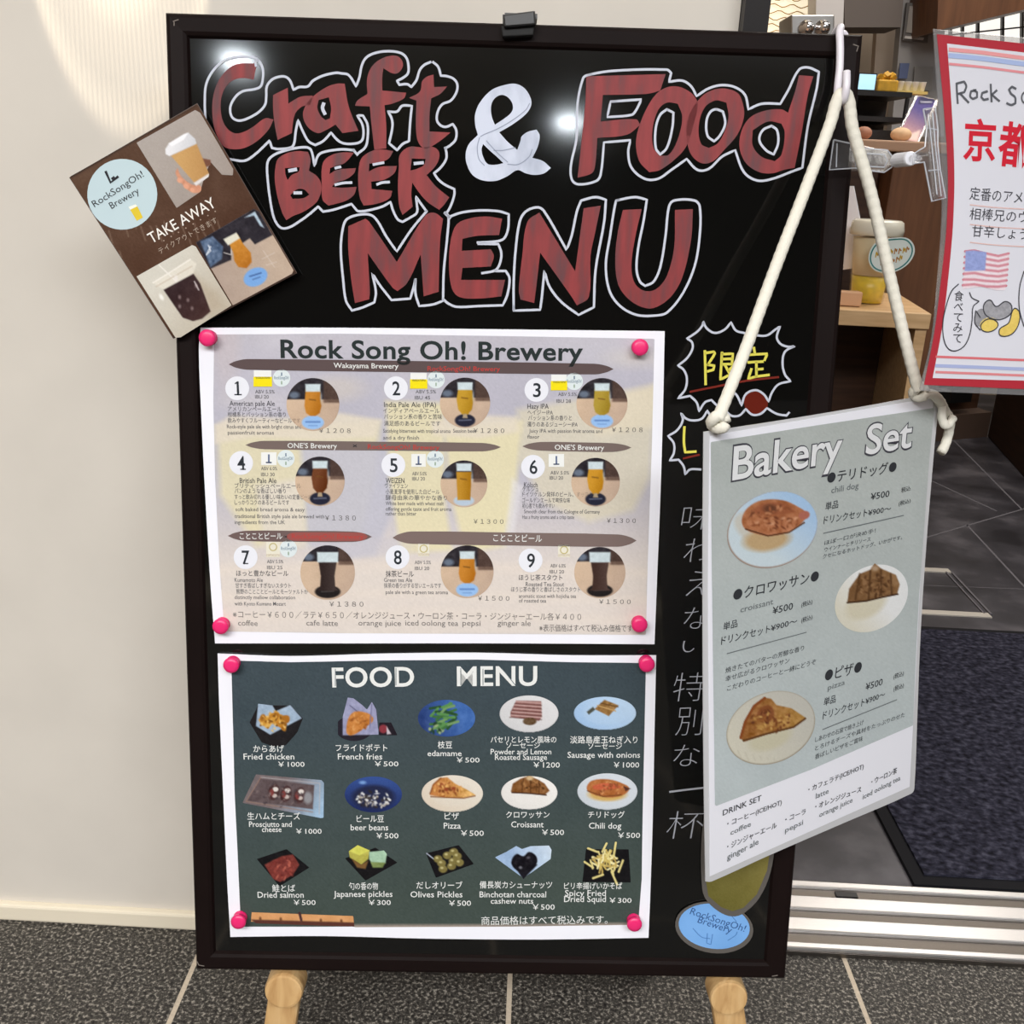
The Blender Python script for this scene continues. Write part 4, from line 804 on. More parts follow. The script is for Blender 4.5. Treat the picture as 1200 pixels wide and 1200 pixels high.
def pill(x0, y0, x1, y1, hh, colr, tip=22):
    n = [(x0, y0), (x0 + tip * .35, y0 - hh * .55), (x0 + tip, y0 - hh * .95), ((x0 + x1) / 2, (y0 + y1) / 2 - hh), (x1 - tip, y1 - hh * .95), (x1 - tip * .35, y1 - hh * .55), (x1, y1), (x1 - tip * .35, y1 + hh * .55), (x1 - tip, y1 + hh * .95), ((x0 + x1) / 2, (y0 + y1) / 2 + hh), (x0 + tip, y0 + hh * .95), (x0 + tip * .35, y0 + hh * .55)]
    mb = MB(); fill(mb, B, [n], O1, colr, True, 3); return mb
dk = ink(92, 78, 78); dk2 = ink(116, 102, 98)
def ban(args, words):
    mb = pill(*args)
    ob = mb.build('heading_band', t); mb = MB()
    for s_, a, b, h, m in words: text(mb, B, s_, a, b, h, O2, m, bold=.008)
    mb.build('band_lettering', ob)
ban((268, 427, 719, 432.5, 6.6, dk), [('Wakayama Brewery', (391, 431), (467, 432), 6, WT), ('RockSongOh! Brewery', (501, 434.5), (586, 435), 5.5, RD)])
ban((287.5, 521.5, 587, 524, 5.2, dk2), [('ONE\'S Brewery', (337, 525), (395, 525.5), 6, WT), ('×', (413.5, 525), (418.5, 525), 5, BK), ('RockSongOh! Brewery', (431, 526), (515, 527), 5.5, RD)])
ban((612, 523, 740, 524.5, 5.4, dk2), [('ONE\'S Brewery', (650, 527), (708, 527.5), 6, WT)])
ban((267, 628, 436, 629, 6.4, ink(110, 92, 90)), [('ことことビール', (281, 632), (331, 632), 7.5, WT), ('×', (333, 631), (337, 631), 4, BK)])
mb = pill(335, 628.8, 431, 629, 5, ink(150, 84, 80), 8); mb.v = [tuple(np.array(v) + B.N * .0001) for v in mb.v]; text(mb, B, 'RockSongOh! Brewery', (342, 631), (426, 631.5), 5.5, O2, RD); mb.build('red_band', t)
ban((460, 630, 746, 633.5, 7.6, ink(122, 106, 102)), [('ことことビール', (578, 634.5), (635, 635.5), 8.5, WT)])
mb = MB(); text(mb, B, 'Rock Song Oh! Brewery', (329, 419), (683, 422.5), 21, O1, ink(44, 52, 52), bold=.022, space=1.05); mb.build('heading_lettering', t)
beers = [  # number, badge, square logo, round logo, photo (x, y, r, glass colour, style)
    (1, (278, 455), ('y', 297.5, 434, 318, 453), (330, 443), (366.7, 474, 31, (198, 128, 40), 't', 'b')),
    (2, (464, 455), ('y', 481, 437, 500, 455.5), (511, 445), (545, 472, 29.5, (196, 150, 40), 'g', 'd')),
    (3, (628.7, 457), ('y', 646, 439, 664, 457.5), (673, 447), (705.5, 473, 30, (176, 148, 50), 't', 'b')),
    (4, (282.5, 542.5), ('w', 306, 530, 324, 545), (335, 537.5), (375, 564, 29, (112, 62, 34), 'g', 'd')),
    (5, (461, 545), ('w', 482, 532, 499, 547), (510, 538), (543.7, 567, 27.5, (190, 136, 36), 's', 'w')),
    (6, (624.7, 547), ('w', 643, 532, 661, 547), None, (698, 565, 28.5, (206, 146, 36), 'g', 'd')),
    (7, (287.8, 653), ('c', 312, 635, 328, 653), (338, 643), (384, 671, 32, (48, 36, 34), 'p', 'k')),
    (8, (465.8, 653), ('c', 490, 637, 503, 652), None, (547.5, 670, 31, (200, 128, 40), 't', 'b')),
    (9, (621.7, 656.7), ('c', 654, 638.5, 668, 653), None, (703, 671, 30, (64, 44, 38), 'p', 'k'))]
def disc(mb, x, y, r, off, mat, ry=None): fill(mb, B, [[(x + r * math.cos(a), y + (ry or r) * math.sin(a)) for a in np.linspace(0, 6.2832, 29)[:-1]]], off, mat, False)
for n, bd, sq, rd, ph in beers:
    mb = MB(); disc(mb, *bd, 14, O1, ink(228, 230, 238)); nk = ink(50, 54, 60); text(mb, B, str(n), (bd[0] - (4 if n > 1 else .2), bd[1] + 8), (bd[0] + (5 if n > 1 else 2.4), bd[1] + 8), 16, O2, nk, bold=.012)
    for a, b in {1: ((-3, 8), (5, 8)), 4: ((-.5, 8), (5, 8)), 7: ((-1.5, 8), (3, 8))}.get(n, ()) and [{1: ((-3, 7.4), (5, 7.4)), 4: ((-.5, 7.4), (5.2, 7.4)), 7: ((-2.5, 7.4), (2.8, 7.4))}[n]]: ribbon(mb, B, [(bd[0] + a[0], bd[1] + a[1]), (bd[0] + b[0], bd[1] + b[1])], 1.3, O2, nk, sm=False)
    if n == 1: ribbon(mb, B, [(bd[0] - 2.5, bd[1] - 5.5), (bd[0] + .8, bd[1] - 7.5)], 1.4, O2, nk, sm=False)
    mb.build('number_badge', t)
    mb = MB(); k, x0, y0, x1, y1 = sq
    R4 = lambda a, b, c, d: [(a, b), (c, b), (c, d), (a, d)]
    fill(mb, B, [R4(x0, y0, x1, y1)], O1, ink(232, 234, 232) if k != 'c' else ink(226, 222, 206), False)
    if k == 'y': fill(mb, B, [R4(x0 - .5, y0 + 7.5, x1 + .8, y1)], O2, ink(238, 220, 30), False); text(mb, B, 'WAKAYAMA', (x0 + 2, y0 + 10), (x1 - 1, y0 + 10), 2.6, O3, BK)
    if k == 'w': ribbon(mb, B, [((x0 + x1) / 2, y0 + 3), ((x0 + x1) / 2, y1 - 3)], 2, O2, ink(96, 110, 140), sm=False); ribbon(mb, B, [((x0 + x1) / 2 - 3, y1 - 3), ((x0 + x1) / 2 + 3, y1 - 3)], 1.5, O2, ink(70, 84, 110), sm=False)
    if k == 'c':
        for r_ in (4.2,): ribbon(mb, B, [((x0 + x1) / 2 + r_ * math.cos(a), y0 + 6 + r_ * math.sin(a)) for a in np.linspace(0, 6.28, 10)[:-1]], 1.2, O2, ink(190, 178, 120), True)
        text(mb, B, 'COTOCOTO', (x0, y1 - 1), (x1, y1 - 1), 2.6, O2, ink(176, 150, 110))
    mb.build('brewery_badge', t)
    if rd:
        mb = MB(); disc(mb, *rd, 10.2, O1, ink(216, 226, 228)); text(mb, B, 'RockSongOh!', (rd[0] - 8.5, rd[1] + 1.5), (rd[0] + 8.5, rd[1] + 1.5), 4, O2, ink(104, 130, 150)); ribbon(mb, B, [(rd[0], rd[1] - 6), (rd[0], rd[1] - 3)], 1.5, O2, ink(110, 130, 150), sm=False); ribbon(mb, B, [(rd[0], rd[1] + 4), (rd[0], rd[1] + 7)], 1.5, O2, ink(150, 170, 150), sm=False); mb.build('round_badge', t)
    x, y, r, gc, st, co = ph
    pc = Pic(x - r - 1, y - r - 1, x + r + 1, y + r + 1, .9, seed=20 + n)
    pc.ell(x, y, r, r, (186, 160, 140), var=5, vs=12, grad=((206, 178, 150), (x + r, y + r), (x - r, y)))
    m0 = pc.a.copy(); ty = y - (6 if st != 'p' else 13)
    k_ = np.clip((ty - pc.y) / 1.5 + .5, 0, 1) * m0; pc.lay(k_, (44, 40, 46), var=12, vs=6); pc.lay(np.clip((ty - pc.y + 5) / 2, 0, 1) * np.clip((pc.x - x - r * .35) / 3, 0, 1) * m0 * .8, (88, 66, 56), var=8)
    pc.ell(x - r * .7, ty - 5, 6, 4, (112, 128, 150), soft=3, al=.8)
    if co == 'b': pc.ell(x, y + r * .68, 13, 8, (142, 184, 234)); pc.line([(x - 8, y + r * .66), (x + 8, y + r * .66)], 2.2, (84, 124, 190), al=.8); pc.line([(x - 5, y + r * .8), (x + 5, y + r * .8)], 1.2, (96, 136, 200), al=.7)
    elif co == 'w': pc.ell(x, y + r * .72, 12, 6, (176, 194, 212))
    else: pc.ell(x, y + r * .70, 12 if co == 'd' else 15, 7.5, (36, 38, 56) if co == 'd' else (34, 30, 30)); pc.line([(x - 7, y + r * .7), (x + 7, y + r * .68)], 1.6, (110, 116, 140) if co == 'd' else (80, 74, 72), al=.7)
    g2 = tuple(max(0, v - 26) for v in gc)
    if st == 't': pc.poly([(x - 8.5, y - 18), (x + 8.5, y - 18), (x + 10, y + 2), (x + 8, y + 10), (x + 3, y + 13.5), (x - 3, y + 13.5), (x - 8, y + 10), (x - 10, y + 2)], gc, 1.2, grad=(g2, (x - 4, y), (x + 10, y + 4)))
    elif st == 'g': pc.poly([(x - 8, y - 16), (x + 8, y - 16), (x + 10, y - 4), (x + 8, y + 8), (x + 3, y + 14), (x - 3, y + 14), (x - 8, y + 8), (x - 10, y - 4)], gc, 1.2, grad=(g2, (x - 4, y), (x + 10, y + 4))); pc.poly([(x - 2, y + 13), (x + 2, y + 13), (x + 3, y + 18), (x - 3, y + 18)], (170, 150, 120))
    elif st == 's': pc.poly([(x - 9, y - 14), (x + 9, y - 14), (x + 7.5, y + 19), (x - 7.5, y + 19)], gc, 1.2, grad=(g2, (x - 4, y), (x + 9, y)))
    else: pc.poly([(x - 11, y - 15), (x + 11, y - 15), (x + 8, y + 4), (x + 9, y + 18), (x + 13, y + 21), (x - 13, y + 21), (x - 9, y + 18), (x - 8, y + 4)], gc, 1.2, grad=(tuple(v + 16 for v in gc), (x - 6, y), (x + 8, y)))
    fy = y - (20 if st in 'tgs' else 20); fw = 9 if st != 'p' else 12.5
    pc.poly([(x - fw, fy - 4), (x + fw, fy - 4), (x + fw - .5, fy + (5 if st != 'p' else 8)), (x - fw + .5, fy + (5 if st != 'p' else 8))], (196, 212, 218), 1.6, var=8, vs=4)
    if st in 'tgs': pc.line([(x - 4, y - 6), (x + 3, y - 5)], 1.6, (110, 72, 24), al=.7); pc.ell(x + 9.5, y - 8, 1.2, 6, (180, 186, 190), soft=1.5, al=.6)
    pc.a = m0; pc.build('beer_photo', B, O1, t)
G1 = ink(96, 96, 98); G2 = ink(70, 70, 74)
blocks = [
    [('ABV 5.5%', 299, 322, 461), ('IBU 20', 299, 315, 467), ('American pale Ale', 269, 322, 475.5, 6), ('アメリカンペールエール', 267, 330, 482), ('柑橘系とパッション系の香り', 267, 335, 488.5), ('飲みやすくフルーティーなビールです', 267, 352, 495.5), ('Rock-style pale ale with bright citrus and', 266, 353, 502, 4.5), ('passionfruit aromas', 267, 321, 509, 4.5)],
    [('ABV 5.5%', 487, 511, 461), ('IBU 45', 486, 504, 468), ('India Pale Ale (IPA)', 450, 511, 477, 6), ('インディアペールエール', 449, 515, 484), ('パッション系の香りと苦味', 450, 518, 491), ('満足感のあるビールです', 450, 516, 499), ('Satisfying bitterness with tropical aroma', 449, 528, 507, 4.5), ('and a dry finish', 449, 491, 515, 4.5), ('Session beer', 531, 558, 507, 4.5)],
    [('ABV 5.5%', 654, 676, 464), ('IBU 28', 652, 669, 472), ('Hazy IPA', 618, 643, 479, 6), ('ヘイジーIPA', 618, 648, 486), ('パッション系の香りと', 619, 670, 492.5), ('濁りのあるジューシーIPA', 618, 677, 500), ('Juicy IPA with passion fruit aroma and', 620, 706, 507, 4.5), ('flavor', 618, 632, 514, 4.5)],
    [('ABV 6.0%', 306, 325, 551), ('IBU 30', 306, 322, 558), ('British Pale Ale', 281, 324, 566, 6), ('ブリティッシュペールエール', 275, 353, 572), ('パンのような香ばしい香り', 275, 335, 578), ('すっと飲み切れる優しい味わいの定番ビール', 275, 365, 585), ('しっかりコクのあるビールです', 275, 339, 591.5), ('soft baked bread aroma & easy', 276, 357, 599, 4.5), ('traditional British style pale ale brewed with', 275, 380, 607, 4.5), ('ingredients from the UK', 275, 334, 614, 4.5)],
    [('ABV 5.0%', 483, 500, 557), ('IBU 20', 483, 498, 563), ('WEIZEN', 452, 474, 566, 6), ('ヴァイツェン', 451, 478, 572), ('小麦麦芽を使用した白ビール', 452, 515, 579), ('酵母由来の華やかな香り', 452, 524, 586), ('White beer made with wheat malt', 452, 520, 592, 4.5), ('offering gentle taste and fruit aroma', 452, 529, 598.5, 4.5), ('rather than bitter', 452, 488, 604, 4.5)],
    [('ABV 5.0%', 645, 667, 556), ('IBU 20', 644, 660, 562), ('Kölsch', 614, 630, 571, 6), ('ケルシュ', 612, 631, 576), ('ドイツケルン発祥のビール、すっきり', 612, 694, 582), ('ゴールデンエールで爽快な味', 612, 668, 589), ('初心者でも飲みやすい', 612, 650, 595.5), ('Smooth clear from the Cologne of Germany', 614, 703, 601.5, 4.5), ('Has a fruity aroma and a crisp taste', 612, 673, 608, 4.5)],
    [('ABV 5.5%', 313, 332, 660), ('IBU 25', 313, 331, 667), ('ほっと豊かなビール', 277, 338, 675, 6.5), ('Kumamoto Ale', 275, 308, 682, 5), ('甘すぎ香ばしすぎないスタウト', 276, 341, 689), ('熊野のことことビールとモーツァルトが', 277, 361, 696), ('distinctly mellow collaboration', 275, 346, 702, 4.5), ('with Kyoto Kumano Mozart', 275, 335, 709.5, 4.5)],
    [('ABV 5.5%', 486, 505, 661), ('IBU 20', 486, 503, 668), ('抹茶ビール', 452, 485, 676, 7), ('Green tea Ale', 450, 483, 682, 5), ('抹茶の香りがする甘いエールです', 450, 517, 689), ('pale ale with a green tea aroma', 452, 525, 696, 4.5)],
    [('ABV 6.0%', 645, 663, 665), ('IBU 20', 644, 661, 672), ('ほうじ茶スタウト', 608, 659, 680, 6.5), ('Roasted Tea Stout', 616, 661, 687, 5), ('ほうじ茶の香りと香ばしさのスタウト', 599, 680, 693.5), ('aromatic stout with hojicha tea', 608, 675, 700.5, 4.5), ('of roasted tea', 608, 640, 706, 4.5)]]
prices = [('￥１２０８', 374, 411, 507.5, 6), ('￥１２８０', 555, 591, 507.5, 6), ('￥１２０８', 717, 753, 506.5, 6), ('￥１３８０', 381, 417, 610, 6.5), ('￥１３００', 555, 590, 614, 6), ('￥１３００', 711, 745, 613, 6), ('￥１３８０', 386, 426, 711, 6.5), ('￥１５００', 560, 597, 704, 6), ('￥１５００', 702, 739, 708, 6)]
for bl, pr in zip(blocks, prices):
    mb = MB()
    for it in bl:
        s_, x0, x1, yy = it[:4]; cjk = ord(s_[0]) > 0x2E80
        text(mb, B, s_, (x0, yy), (x1, yy + (x1 - x0) * .004), (it[4] if len(it) > 4 else (5.6 if cjk else 4.2)), O1, G2 if len(it) > 4 and it[4] > 5 else G1, bold=.004)
    mb.build('caption', t); mb = MB(); text(mb, B, pr[0], (pr[1], pr[3]), (pr[2], pr[3] + .3), pr[4], O1, ink(90, 88, 86)); mb.build('price', t)
mb = MB(); g3 = ink(112, 108, 106)
text(mb, B, '※コーヒー￥６００／ラテ￥６５０／オレンジジュース・ウーロン茶・コーラ・ジンジャーエール各￥４００', (273, 724), (681, 727), 8, O1, g3)
for s_, x0, x1 in (('coffee', 279, 302), ('cafe latte', 359, 396), ('orange juice', 420, 470), ('iced oolong tea', 475, 537), ('pepsi', 542, 563), ('ginger ale', 583, 622)): text(mb, B, s_, (x0, 733), (x1, 733.5), 6.5, O1, g3)
text(mb, B, '※表示価格はすべて税込み価格です', (632, 740), (741, 740.5), 8, O1, ink(96, 92, 90)); mb.build('footnote', t)
# ---------------- food menu
t = thing('food_menu', B.pt((515, 930), SO), 'dark green-grey landscape food menu pinned at the bottom of the board', 'menu')
sheet('sheet', B, [(255, 766), (340, 769), (450, 766), (560, 765), (670, 768), (769, 768), (767, 860), (765, 960), (762, 1050), (760, 1099), (640, 1101), (500, 1100), (380, 1097), (270, 1098), (266, 1030), (261, 920), (257, 830)], SO, .0012, M_paper, t)
pc = Pic(268, 770, 762, 1092, 1.7, seed=31)
pc.poly([(271, 774), (340, 776), (450, 774), (560, 773), (670, 776), (757, 777), (755, 870), (753, 960), (752, 1030), (748, 1083), (640, 1085), (500, 1085.5), (380, 1086), (282, 1086), (281.5, 1068), (278, 990), (275, 930), (273, 850)], (62, 75, 82), 1.2, var=2, vs=30, grad=((66, 78, 73), (500, 830), (520, 1050)))
pc.poly([(415, 1083.5), (600, 1083), (748, 1081), (748, 1084), (600, 1086.2), (415, 1087)], (168, 150, 138), 1.5, .8)
pc.build('background_print', B, SO + .0002, t)
mb = MB(); text(mb, B, 'FOOD', (389.5, 805), (485.5, 804), 22.5, O1, WT, bold=.02, space=1.05); mb.build('food_lettering', t); mb = MB(); text(mb, B, 'MENU', (535.5, 803.5), (629.5, 803), 22.5, O1, WT, bold=.02, space=1.05)
hd = mb.build('menu_lettering', t)
mb = MB()
for a, b in (((393, 784), (393, 804)), ((464, 783), (464, 803)), ((540, 783), (540, 803)), ((560, 783), (560, 803)), ((566, 784), (566, 803)), ((588, 783), (604, 803))): ribbon(mb, B, [a, b], .8, O2, ink(90, 102, 108), sm=False)
mb.build('heading_scratches', hd)
pc = Pic(290, 1066, 420, 1092, 1.0, seed=32)
pc.poly([(295, 1069), (414, 1073.5), (415, 1085.5), (294, 1080)], (214, 152, 96), var=8, vs=12); pc.poly([(294, 1077.5), (415, 1081), (415, 1086), (300, 1082)], (92, 52, 44), 1)
for x_ in (305, 329, 376, 400): pc.ell(x_, 1076.5 + (x_ - 305) * .03, 1.4, 2, (110, 66, 40))
pc.line([(351, 1070), (353, 1078)], 3, (70, 44, 48)); pc.build('chalk_tray_print', B, O1, t)
P2 = lambda ox, oy, pts: [(ox + x / 6, oy + y / 6) for x, y in pts]
def dish(fn, x0, y0, x1, y1, sd): p = Pic(x0, y0, x1, y1, .9, seed=sd); fn(p); p.build('dish_photo', B, O1, t)
def d1(p):
    q = lambda z: P2(250, 760, z)
    p.poly(q([(255, 520), (300, 430), (310, 400), (440, 400), (545, 400), (630, 490), (590, 590), (510, 680), (430, 692), (340, 660)]), (34, 32, 34), 1.2, var=4); p.poly(q([(315, 388), (415, 400), (440, 440), (540, 398), (622, 490), (400, 606), (300, 545)]), (150, 172, 196), 1, var=12, vs=5)
    p.blobs(*q([(430, 515)])[0], 17, 10, 26, 4.2, [(206, 146, 50), (190, 124, 36), (218, 166, 76), (168, 104, 30)])
    p.blobs(*q([(430, 520)])[0], 18, 10, 30, 1.6, [(150, 92, 26), (226, 182, 100), (120, 74, 22)])
def d2(p):
    q = lambda z: P2(400, 760, z)
    p.ell(*q([(90, 560)])[0], 22, 15, (40, 36, 46)); p.poly(q([(10, 480), (45, 345), (85, 350), (150, 400), (180, 430), (215, 375), (245, 430), (262, 605), (10, 610)]), (146, 148, 182), 1, var=14, vs=6)
    p.poly(q([(35, 560), (60, 470), (120, 440), (225, 490), (160, 560), (90, 605), (45, 605)]), (196, 122, 54), 1.4, sm=True, var=16, vs=5); p.poly(q([(265, 520), (350, 520), (395, 610), (265, 610)]), (36, 30, 38)); p.ell(*q([(295, 565)])[0], 5, 5, (136, 50, 60), soft=2); p.poly(q([(318, 545), (350, 600), (320, 605)]), (190, 180, 190))
    p.blobs(*q([(115, 520)])[0], 11, 10, 22, 2.0, [(150, 84, 34), (216, 152, 84), (176, 104, 44)], .5); p.line(q([(60, 400), (110, 440)]), 1.2, (96, 96, 130)); p.line(q([(215, 390), (200, 560)]), 1.2, (110, 110, 146))
def d3(p):
    q = lambda z: P2(400, 760, z)
    p.ell(*q([(740, 490)])[0], 33.5, 21.5, (62, 104, 176), var=10, vs=8, grad=((40, 62, 120), (540, 835), (495, 850)))
    for k in range(26):
        cx, cy = q([(720, 490)])[0]; a = p.rng.rand() * 6.28; r_ = math.sqrt(p.rng.rand()); x, y = cx + 16 * r_ * math.cos(a), cy + 15 * r_ * math.sin(a) - 1; b = -.9 + p.rng.rand() * 1.2
        p.line([(x - 6 * math.cos(b), y - 6 * math.sin(b)), (x + 6 * math.cos(b), y + 6 * math.sin(b))], 3, [(58, 108, 56), (84, 140, 74), (40, 78, 44), (110, 150, 96)][k % 4])
    p.blobs(*q([(700, 560)])[0], 14, 6, 10, 2.4, [(34, 62, 40), (150, 170, 120)], .6)
def plate(p, x, y, rx, ry, c, c2=None): p.ell(x, y + 1.5, rx, ry, (44, 52, 56), soft=2, al=.5); p.ell(x, y, rx, ry, c, grad=(c2 or tuple(v - 14 for v in c), (x + rx * .3, y - ry), (x - rx * .5, y + ry))); p.ell(x, y, rx * .7, ry * .68, tuple(v - 6 for v in c), soft=3, al=.5)
def d4(p):
    plate(p, 620, 836.5, 34.5, 21.5, (214, 214, 216))
    q = lambda z: P2(580, 760, z)
    p.poly(q([(150, 365), (325, 370), (330, 480), (310, 510), (110, 480), (110, 445)]), (140, 94, 90), 1.2, var=10, vs=4)
    for k in range(5): p.line(q([(150 - k * 9, 372 + k * 24), (328, 385 + k * 25)]), 1.4, (206, 172, 166), al=.8); p.line(q([(140 - k * 9, 388 + k * 24), (328, 400 + k * 25)]), 1.2, (92, 56, 52), al=.7)
    p.ell(*q([(245, 512)])[0], 8, 4.5, (94, 70, 46), var=16, vs=3)
def d5(p):
    plate(p, 709, 835.8, 36.5, 19.3, (178, 206, 234), (150, 184, 222)); q = lambda z: P2(580, 760, z)
    p.poly(q([(700, 425), (770, 360), (870, 400), (800, 475)]), (150, 110, 60), 1.2, var=26, vs=3.5); p.line(q([(720, 400), (850, 440)]), 1.2, (196, 156, 96)); p.line(q([(745, 385), (865, 410)]), 1.2, (100, 68, 36)); p.poly(q([(645, 445), (690, 410), (705, 430), (660, 465)]), (74, 76, 66), 1.2)
def d6(p):
    q = lambda z: P2(250, 760, z)
    p.poly(q([(300, 885), (760, 925), (778, 945), (775, 1190), (755, 1192), (205, 1085)]), (116, 104, 106), 1.2, var=7, vs=6, grad=((150, 184, 214), (330, 925), (378, 950)))
    p.poly(q([(330, 915), (710, 960), (700, 1130), (240, 1070)]), (92, 78, 80), 1.2, var=8, vs=4); p.line(q([(335, 905), (750, 948), (745, 1165)]), 1, (176, 170, 172), al=.8); p.line(q([(335, 905), (230, 1075), (700, 1150)]), 1, (150, 116, 100), al=.8)
    for k, x in enumerate((425, 510, 605)): p.ell(*q([(x, 1010 + k * 12)])[0], 6.5, 9.5, (72, 46, 46), 15, soft=2, var=12); p.ell(*q([(x + 12, 990 + k * 8)])[0], 3.4, 2.8, (214, 206, 200)); p.ell(*q([(x + 6, 1035 + k * 8)])[0], 3, 2.4, (190, 176, 170)); p.ell(*q([(x - 14, 1012 + k * 12)])[0], 2.4, 4, (126, 58, 56))
    p.ell(*q([(665, 1050)])[0], 5, 7, (160, 166, 172), soft=3, al=.7)
    p.blobs(*q([(470, 1030)])[0], 36, 14, 40, 1.4, [(84, 70, 72), (124, 108, 106), (70, 60, 66)], .6)
def d7(p):
    p.ell(437.5, 931, 33.5, 21, (50, 78, 148), grad=((30, 42, 92), (440, 912), (437, 950))); p.ell(437.5, 934, 25, 14, (34, 40, 72), soft=4); p.ell(425, 917, 4, 2, (110, 150, 210), soft=2); p.blobs(438, 936, 20, 11, 70, 1.9, [(206, 206, 206), (60, 54, 54), (176, 168, 156), (226, 226, 224), (44, 40, 42)], .6)
def d8(p):
    plate(p, 530, 930, 36, 21.5, (222, 214, 200), (212, 198, 178)); q = lambda z: P2(400, 760, z)
    p.poly(q([(622, 1030), (640, 960), (690, 910), (745, 905), (800, 950), (880, 990), (945, 1030), (860, 1050), (740, 1050)]), (190, 116, 56), 1.2, var=24, vs=4, grad=((216, 168, 92), (505, 925), (555, 932))); p.line(q([(625, 1020), (650, 955), (700, 912)]), 2, (140, 78, 34), al=.8); p.line(q([(630, 1042), (860, 1052), (940, 1036)]), 1.6, (126, 76, 40), al=.8)
    for z in ((700, 960), (740, 990), (790, 985)): p.ell(*q([z])[0], 3, 2.4, (146, 66, 36), soft=2)
    p.blobs(*q([(750, 990)])[0], 17, 8, 34, 1.8, [(150, 78, 36), (226, 176, 98), (124, 64, 30), (206, 140, 70)], .6)
def d9(p):
    plate(p, 620.3, 929, 33, 19.5, (232, 230, 226)); q = lambda z: P2(580, 760, z)
    p.poly(q([(112, 1005), (125, 950), (180, 915), (240, 895), (300, 920), (350, 950), (384, 1000), (350, 1030), (240, 1015), (130, 1015)]), (136, 88, 46), 1.2, var=18, vs=4)
    for z in (((200, 915), (190, 1010)), ((250, 905), (250, 1012)), ((310, 930), (310, 1020))): p.line(q(z), 1.4, (92, 54, 26), al=.8)
    p.ell(*q([(245, 912)])[0], 4, 2.5, (206, 176, 130), soft=2); p.line(q([(120, 1012), (240, 1018), (360, 1030)]), 1.6, (66, 38, 22))
    p.blobs(*q([(250, 970)])[0], 18, 6, 22, 1.6, [(104, 64, 30), (170, 120, 70), (84, 50, 24)], .6)
def d10(p):
    plate(p, 711.8, 927.5, 35.2, 21.2, (206, 214, 222)); q = lambda z: P2(580, 760, z)
    p.ell(*q([(790, 1025)])[0], 22, 8, (206, 166, 92), soft=3); p.poly(q([(645, 985), (680, 930), (800, 920), (900, 950), (945, 985), (900, 1030), (800, 1048), (690, 1025)]), (178, 104, 52), 1.3, sm=True, var=14, vs=4); p.poly(q([(690, 965), (800, 945), (900, 975), (800, 992), (700, 990)]), (198, 92, 58), 1.5, sm=True, var=10, vs=3); p.poly(q([(900, 965), (955, 985), (920, 1005)]), (86, 50, 40))
    p.blobs(*q([(790, 985)])[0], 20, 8, 26, 1.7, [(150, 78, 42), (206, 140, 84), (128, 66, 38)], .5); p.line(q([(650, 1000), (760, 1040), (890, 1030)]), 1.4, (110, 62, 30), al=.8)
def dia(p, o_, z, c=(24, 23, 25)): p.poly(P2(*o_, z), c, 1.1, var=3)
def d11(p):
    dia(p, (250, 910), [(305, 580), (515, 510), (675, 640), (465, 772)]); q = lambda z: P2(250, 910, z); p.poly(q([(360, 620), (480, 560), (560, 548), (605, 620), (560, 690), (470, 742), (420, 720)]), (120, 52, 46), 1.2, var=10, vs=3); p.blobs(*q([(490, 645)])[0], 16, 12, 44, 2.2, [(150, 66, 56), (104, 40, 38), (180, 92, 76), (128, 52, 46)], .4)
def d12(p):
    dia(p, (400, 910), [(25, 575), (240, 500), (395, 605), (170, 732)]); q = lambda z: P2(400, 910, z)
    p.poly(q([(52, 525), (115, 482), (200, 520), (190, 580), (140, 620), (60, 570)]), (176, 170, 70), 1.2, var=10, vs=4); p.poly(q([(55, 525), (115, 482), (200, 520), (130, 555)]), (206, 206, 84), 1, var=8); p.poly(q([(70, 575), (140, 620), (190, 590), (170, 650), (110, 640)]), (120, 86, 46), 1.5)
    p.poly(q([(195, 530), (300, 520), (320, 545), (310, 610), (220, 620), (195, 580)]), (160, 196, 166), 1.3, var=10, vs=4); p.poly(q([(205, 600), (310, 605), (290, 640), (220, 640)]), (122, 140, 80), 1.5, var=14, vs=3)
def d13(p):
    dia(p, (400, 910), [(595, 540), (825, 482), (932, 615), (665, 712)]); q = lambda z: P2(400, 910, z); p.line(q([(600, 540), (650, 580)]), 1.2, (180, 190, 210))
    for z in ((680, 580), (745, 555), (790, 530), (815, 560), (705, 610), (785, 595), (830, 605), (715, 650), (775, 630)): p.ell(*q([z])[0], 5.2, 4.4, (126, 114, 62), soft=1.5, var=10, vs=3); p.ell(*q([(z[0] - 8, z[1] - 8)])[0], 1.6, 1.2, (196, 188, 130), soft=1.5)
def d14(p):
    q = lambda z: P2(580, 910, z); p.poly(q([(0, 568), (80, 530), (150, 488), (190, 510), (250, 490), (380, 485), (398, 515), (392, 580), (200, 715)]), (150, 178, 214), 1.2, var=10, vs=8, grad=((196, 214, 232), (600, 1010), (646, 995))); p.poly(q([(120, 610), (300, 620), (200, 722)]), (28, 26, 34)); p.poly(q([(115, 600), (150, 545), (200, 560), (240, 530), (290, 560), (295, 610), (250, 660), (190, 670), (140, 650)]), (24, 22, 28), 1.2, sm=True, var=10, vs=3)
    p.ell(*q([(180, 640)])[0], 2, 1.6, (110, 110, 120), soft=1.5); p.ell(*q([(235, 570)])[0], 2, 1.4, (84, 82, 92), soft=1.5)
